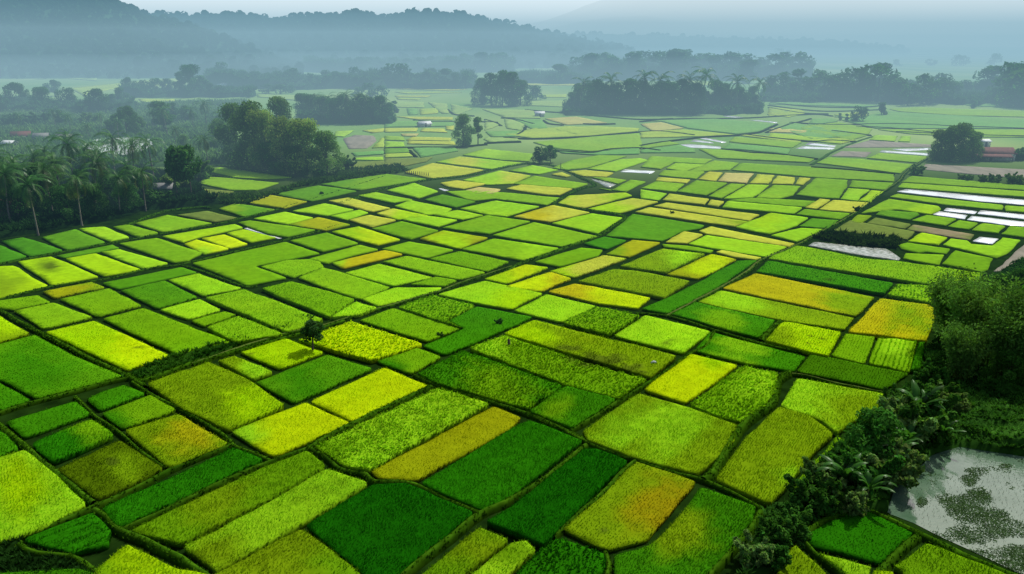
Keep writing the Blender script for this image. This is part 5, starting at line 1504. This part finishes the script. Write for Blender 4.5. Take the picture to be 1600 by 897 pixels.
# ------------------------------------------------------------------ hills and mountains
def ridge(name, D, prof, depth, seed, mat, rough, forest=None, label=None):
    """a range of hills whose crest is seen at the profile (photo pixels) from D metres"""
    pr = np.array(prof, float)
    xs = np.linspace(pr[0, 0], pr[-1, 0], 220)
    crest = np.interp(xs, pr[:, 0], pr[:, 1])
    wx = (xs - 800) / FPX * (D * CP + CAM_H * SP)
    u = (448.5 - crest + (3.0 if forest else 0.0)) / FPX
    hz = CAM_H + D * (u * CP - SP) / (CP + u * SP)
    m = 26; t = np.linspace(0, 1.6, m)
    V = []
    for k in range(m):
        s = t[k]
        f = (s * s * (3 - 2 * s)) if s <= 1 else 1 - (s - 1) ** 1.3 * 0.8
        y = D - depth + depth * s
        x = wx * (y / D)
        bump = (fbm(x * 5.0 / depth, np.full_like(x, y * 5.0 / depth), seed, 4) - 0.5) * rough * (0.15 + 0.85 * min(1, 4 * s * abs(1 - s) + 0.12))
        V.append(np.stack([x, np.full_like(x, y), np.maximum(hz * f, 0) + bump * max(hz.max(), 1) * f - 0.5], -1))
    V = np.stack(V); nx = len(xs)
    Q = [(k * nx + i, k * nx + i + 1, (k + 1) * nx + i + 1, (k + 1) * nx + i) for k in range(m - 1) for i in range(nx - 1)]
    tag(link(name, mesh_np(name, V.reshape(-1, 3), None, mat, None, Q, smooth=True)), kind='structure')
    if forest:
        cnt, s0, s1, lab = forest
        r = np.random.default_rng(seed)
        kk = r.random(cnt) ** 0.7 * (m - 1) * (1.08 / 1.6); ii = r.random(cnt) * (nx - 1)
        kk[:cnt // 6] = (m - 1) / 1.6 + r.normal(size=cnt // 6) * 0.35
        k0, i0 = kk.astype(int), ii.astype(int); fk, fi = (kk - k0)[:, None], (ii - i0)[:, None]
        P = V[k0, i0] * (1 - fk) * (1 - fi) + V[k0, i0 + 1] * (1 - fk) * fi + V[k0 + 1, i0] * fk * (1 - fi) + V[k0 + 1, i0 + 1] * fk * fi
        sz = r.uniform(s0, s1, cnt); sz[r.random(cnt) < 0.05] *= 1.9
        bl = 14
        d = r.normal(size=(cnt, bl, 3)); d /= np.linalg.norm(d, axis=2)[:, :, None]
        c = P[:, None, :] + d * (sz[:, None, None] * np.array([0.42, 0.42, 0.42])) + np.array([0, 0, 1]) * sz[:, None, None] * 0.55
        a = np.cross(d, r.normal(size=(cnt, bl, 3))); a /= np.linalg.norm(a, axis=2)[:, :, None]; b = np.cross(d, a)
        w = sz[:, None, None] * 0.32
        VV = np.stack([c - a * w, c + b * w, c + a * w, c - b * w], 2).reshape(-1, 3)
        tn = np.repeat(r.uniform(0.6, 1.3, cnt), bl * 4)[:, None] * np.array([[0.028, 0.075, 0.026]])
        F = np.arange(len(VV)).reshape(-1, 4)
        tag(link('hill_forest', mesh_np('hill_forest', VV, None, M['leaf'], tn, F)), lab, None, None, 'stuff')


M['hill'] = solid('wooded_hillside', (0.030, 0.075, 0.028), 1.0, (0.018, 0.050, 0.020), 0.02, 0.0)
M['mount'] = solid('mountain_slope', (0.05, 0.09, 0.05), 1.0, (0.03, 0.06, 0.035), 0.002, 0.0)
ridge('hills', 2100, [(-300, 95), (-200, 80), (100, 55), (180, 44), (250, 31), (290, 35), (330, 33), (380, 32), (430, 38), (480, 33), (500, 29), (530, 31), (560, 26), (600, 35), (640, 29), (665, 27), (720, 31), (760, 40), (800, 47), (850, 58), (900, 68), (960, 82), (1000, 93)], 800, 301, M['hill'], 0.25,
      (16000, 6, 10.5, 'hazy forest covering the long wooded hill'))
ridge('hills', 1500, [(-500, -60), (-200, -50), (-60, -28), (60, -8), (140, 0), (170, 5), (210, 20), (250, 36), (300, 52), (360, 72), (420, 90), (470, 102)], 560, 305, M['hill'], 0.3,
      (10000, 5, 8.5, 'forest on the steep near hill at the upper corner'))
ridge('hills', 3600, [(740, 84), (780, 76), (840, 68), (880, 60), (950, 61), (1020, 63), (1090, 65), (1160, 67), (1260, 70), (1330, 74), (1420, 84)], 900, 309, M['hill'], 0.2, (4000, 8, 14, 'faint forest on the low ridge beyond the plain'))
ridge('mountains', 11000, [(560, 74), (640, 62), (720, 54), (800, 44), (850, 32), (890, 20), (925, 8), (960, -6), (1010, -26), (1100, -40), (1200, -34), (1300, -44), (1450, -30), (1600, -40), (1800, -50), (2200, -20)], 4500, 311, M['mount'], 0.2)
ridge('mountains', 8200, [(660, 76), (700, 72), (780, 62), (840, 48), (900, 34), (960, 26), (1010, 24), (1060, 32), (1130, 42), (1230, 50), (1350, 58), (1500, 66), (1700, 76)], 2600, 313, M['mount'], 0.2)

# ------------------------------------------------------------------ buildings
M['redroof'] = solid('red_roof_sheet', (0.125, 0.042, 0.036), 0.9, (0.08, 0.03, 0.027), 0.9, 0.2)
M['greyroof'] = solid('grey_roof_sheet', (0.17, 0.17, 0.165), 0.8, (0.11, 0.115, 0.115), 0.9, 0.3)
M['whiteroof'] = solid('pale_roof_sheet', (0.55, 0.57, 0.57), 0.6, (0.36, 0.39, 0.40), 0.9, 0.4)
M['plaster'] = solid('pale_plaster', (0.55, 0.53, 0.48), 0.9, (0.40, 0.39, 0.36), 0.8)
M['timber'] = solid('dark_timber', (0.10, 0.07, 0.05), 0.9, (0.05, 0.04, 0.03), 3.0)
M['opening'] = solid('dark_window', (0.02, 0.025, 0.03), 0.3, (0.015, 0.015, 0.02), 1.0)


def gable(mb, w, d, z, rise, over=0.4, th=0.08):
    """two sloping sheets, ridge along x"""
    hw, hd = w / 2 + over, d / 2 + over
    dz = rise * over / (d / 2)
    for s in (-1, 1):
        a = [(-hw, s * hd, z - dz), (hw, s * hd, z - dz), (hw, 0, z + rise), (-hw, 0, z + rise)]
        b = [(x, y, q + th) for x, y, q in a]
        mb.add(a + b, (), [(0, 1, 2, 3), (4, 7, 6, 5), (0, 4, 5, 1), (1, 5, 6, 2), (2, 6, 7, 3), (3, 7, 4, 0)])


def house(name, px, py, w, d, hw, rise, roof, wall, rz, label, cat='house', group=None, windows=3, porch=False, posts=False):
    x, y = ground(px, py)
    o = empty(name, (x, y, 0), rz)
    if not posts:
        b = MB(); b.box((0, 0, hw / 2 - 0.05), (w / 2, d / 2, hw / 2 + 0.05))
        for s in (-1, 1):
            b.add([(s * w / 2, -d / 2, hw), (s * w / 2, d / 2, hw), (s * w / 2, 0, hw + rise * 0.97)], [(0, 1, 2)])
        link('wall', b.mesh('wall', M[wall]), o)
        for i in range(windows):
            wx = -w / 2 + w * (i + 0.5) / windows
            if i == windows // 2:
                q = MB(); q.box((wx, -d / 2 - 0.03, 1.0), (0.45, 0.04, 1.0)); link('door', q.mesh('door', M['timber']), o)
            else:
                q = MB(); q.box((wx, -d / 2 - 0.03, 1.5), (0.5, 0.04, 0.5)); link('window', q.mesh('window', M['opening']), o)
    else:
        for sx in (-1, 1):
            for sy in (-1, 1):
                q = MB(); q.box((sx * (w / 2 - 0.15), sy * (d / 2 - 0.15), hw / 2 - 0.05), (0.07, 0.07, hw / 2 + 0.05)); link('post', q.mesh('post', M['timber']), o)
        q = MB(); q.box((0, 0, 0.55), (w / 2 - 0.1, d / 2 - 0.1, 0.06)); link('floor_platform', q.mesh('floor_platform', M['timber']), o)
    r = MB(); gable(r, w, d, hw, rise); link('roof', r.mesh('roof', M[roof]), o)
    if porch:
        p = MB(); y0, y1 = -d / 2 - 3.4, -d / 2 - 0.1
        a = [(-w / 2 - 1.5, y0, hw - 1.0), (w / 2 - 2, y0, hw - 1.0), (w / 2 - 2, y1, hw - 0.15), (-w / 2 - 1.5, y1, hw - 0.15)]
        p.add(a + [(q[0], q[1], q[2] + 0.08) for q in a], (), [(0, 1, 2, 3), (4, 7, 6, 5), (0, 4, 5, 1), (1, 5, 6, 2), (2, 6, 7, 3), (3, 7, 4, 0)])
        link('porch_roof', p.mesh('porch_roof', M[roof]), o)
        for sx in (-w / 2 - 1.2, -w / 6, w / 2 - 2.3):
            q = MB(); q.box((sx, y0 + 0.2, (hw - 1.05) / 2), (0.08, 0.08, (hw - 1.05) / 2)); link('porch_post', q.mesh('porch_post', M['timber']), o)
    return tag(o, label, cat, group)


house('farmhouse', 1541, 249, 16, 7, 2.6, 1.7, 'redroof', 'plaster', -0.12, 'long red-roofed farmhouse with a low porch beside the tree clump', windows=5, porch=True)
house('farm_shed', 1536, 229, 4, 3, 2.2, 0.7, 'whiteroof', 'plaster', 0.2, 'tiny white-roofed shed behind the red-roofed farmhouse', 'shed', windows=1)
house('open_hut', 257, 303, 4.6, 3.2, 1.9, 1.1, 'greyroof', 'timber', 0.15, 'open grey-roofed hut on posts beside the thin-trunked trees', 'hut', posts=True)
house('farmhouse', 8, 340, 9, 6, 2.6, 1.8, 'redroof', 'timber', 0.3, 'dark red-roofed house half hidden under the grove palms', windows=3)
house('farmhouse', 34, 219, 7, 5, 2.2, 1.5, 'redroof', 'plaster', 0.5, 'rust-roofed village house behind the palm grove', windows=3)
house('farmhouse', 66, 221, 5.5, 4, 2.2, 1.3, 'greyroof', 'plaster', 0.2, 'grey-roofed village house behind the palm grove', windows=3)
house('farm_shed', 16, 231, 4.5, 3.5, 2.0, 0.9, 'whiteroof', 'plaster', -0.2, 'small pale-roofed shed nearest the village palms', 'shed', windows=1)
house('farm_shed', 102, 221, 6, 4, 2.2, 0.8, 'greyroof', 'timber', 0.1, 'low pale-roofed shed by the track behind the grove', 'shed', windows=1)
house('barn', 165, 110, 34, 14, 5, 4, 'whiteroof', 'plaster', 0.3, 'long white-roofed barn below the near hill', 'barn', windows=3)
house('farmhouse', 293, 147, 12, 7, 3, 2, 'whiteroof', 'plaster', 0.6, 'white-roofed house before the dark tree row', windows=3)
house('farmhouse', 350, 138, 10, 7, 3, 2, 'whiteroof', 'plaster', -0.4, 'small white house among hazy trees below the hill', windows=3)
house('field_hut', 663, 198, 6, 4, 1.6, 1.0, 'whiteroof', 'plaster', 0.5, 'tiny white-roofed hut among pale strip fields', 'hut', windows=1)
house('field_hut', 843, 182, 5, 4, 1.8, 1.0, 'whiteroof', 'plaster', 0.1, 'tiny white hut alone on the pale open fields', 'hut', windows=1)
house('farmhouse', 1258, 92, 30, 16, 5, 4, 'whiteroof', 'plaster', 0.1, 'pale-roofed building in the far misty plain', windows=3)

# ------------------------------------------------------------------ small things in the fields
def post(px, py, h, r, label, name='wooden_post', cat='post', group=None):
    x, y = ground(px, py); b = MB()
    b.tube([(0, 0, -0.1), (0.02, 0, h * 0.5), (0.0, 0.02, h * 0.92), (0, 0.02, h)], [r, r * 0.9, r * 0.75, r * 0.35], 7)
    o = link(name, b.mesh(name, M['timber'])); o.location = (x, y, 0); tag(o, label, cat, group); return o


post(795, 546, 1.5, 0.22, 'dark weathered stump standing alone in the leafy green paddy', 'tree_stump', 'stump')
st = [(633 + 3.3 * i, 272.2 + 0.35 * i + 0.3 * random.uniform(-1, 1)) for i in range(12)]
for i, (a, b) in enumerate(st): post(a, b, 1.3, 0.13, row_label(i, 12, 'short dark stake', 'in the stake row by the straw-yellow paddy'), 'wooden_stake', 'stake', 'stakes beside the straw-yellow paddy')
post(876, 266, 2.4, 0.12, 'thin dark pole on the bank near the squat tree')
for px, py, h, lab in [(779, 508, 9, 'small dark shrub in the emerald L-shaped paddy'), (688, 527, 7, 'tiny dark shrub at the corner of the smooth green paddy'), (502, 305, 5, 'flat dark shrub in the green plot above the golden field'),
                       (1338, 331, 8, 'small shrub on the lane verge above the straw plots'), (1050, 335, 5, 'tiny shrub on the bank of the grey-green paddy'), (1268, 552, 6, 'scrubby bush at the bank corner below the spotted yellow-green paddy')]:
    tree('bush', px, py, py - h, 'dark', 1.0, lab)
x, y = ground(1021, 574); b = MB(); b.tube([(-0.35, 0, 0.6), (-0.22, 0, 0.70), (0, 0.05, 0.74), (0.22, 0, 0.70), (0.38, 0, 0.6)], [0.04, 0.13, 0.17, 0.14, 0.04], 8)
o = link('white_sack', b.mesh('white_sack', M['whiteroof'], True)); o.location = (x, y, 0); tag(o, 'white sack lying in the speckled olive paddy', 'sack')

# ------------------------------------------------------------------ what each paddy is called
LM = [('the dark lone tree', 489, 525), ('the pond', 1490, 790), ('the bamboo stand', 1500, 490), ('the round tree by the pond', 1366, 690), ('the muddy flooded strip', 1335, 390), ('the red-roofed farmhouse', 1540, 242),
      ('the pair of field trees', 735, 205), ('the squat tree at the lane corner', 851, 242), ('the bright thicket', 460, 220), ('the open hut', 257, 290), ('the leaning grove palm', 60, 350), ('the white sack', 1021, 572),
      ('the dark stump', 795, 540), ('the thin water strip', 408, 363), ('the stake row', 652, 273), ('the bare brown oval plot', 561, 223), ('the tiny hut on open fields', 843, 181), ('the wooded island', 1040, 160), ('the upright tree clump', 785, 145)]


def look(f):
    o, code, c, poly, tex, g, ar = f
    if code in ('w', 'u'): return ('water-filled' if code == 'w' else 'muddy flooded') + ' plot'
    if code == 'b': return 'bare brown plot'
    p = np.array(poly); ext = p.max(0) - p.min(0)
    gn = NAMES.get(g) or ('orange' if g == 'ob' else None)
    s = NAMES[code]
    if gn and gn != s: s = s + ' paddy turning ' + gn
    else: s = s + ' paddy'
    if tex == 'x': s = 'bushy ' + s
    return s


groups = {}
for f in FIELD_LIST: groups.setdefault(look(f), []).append(f)
for lk, fs in groups.items():
    rank = {}
    for name, lx, ly in LM:
        for r_, f in enumerate(sorted(fs, key=lambda f: math.hypot(f[2][0] - lx, (f[2][1] - ly) * 1.5))):
            rank.setdefault(id(f), []).append((r_, name))
    for f in fs:
        r_, nm = min(rank[id(f)])
        if len(fs) == 1: lab = f'the only {lk}, near {nm}'
        else: lab = (f'{lk} nearest to {nm}' if r_ == 0 else f'{lk}, {ORD[r_]} nearest to {nm}')
        tag(f[0], lab, 'flooded field' if f[1] in ('w', 'u') else 'bare field' if f[1] == 'b' else 'rice field', 'fields of the patchwork plain', 'thing')
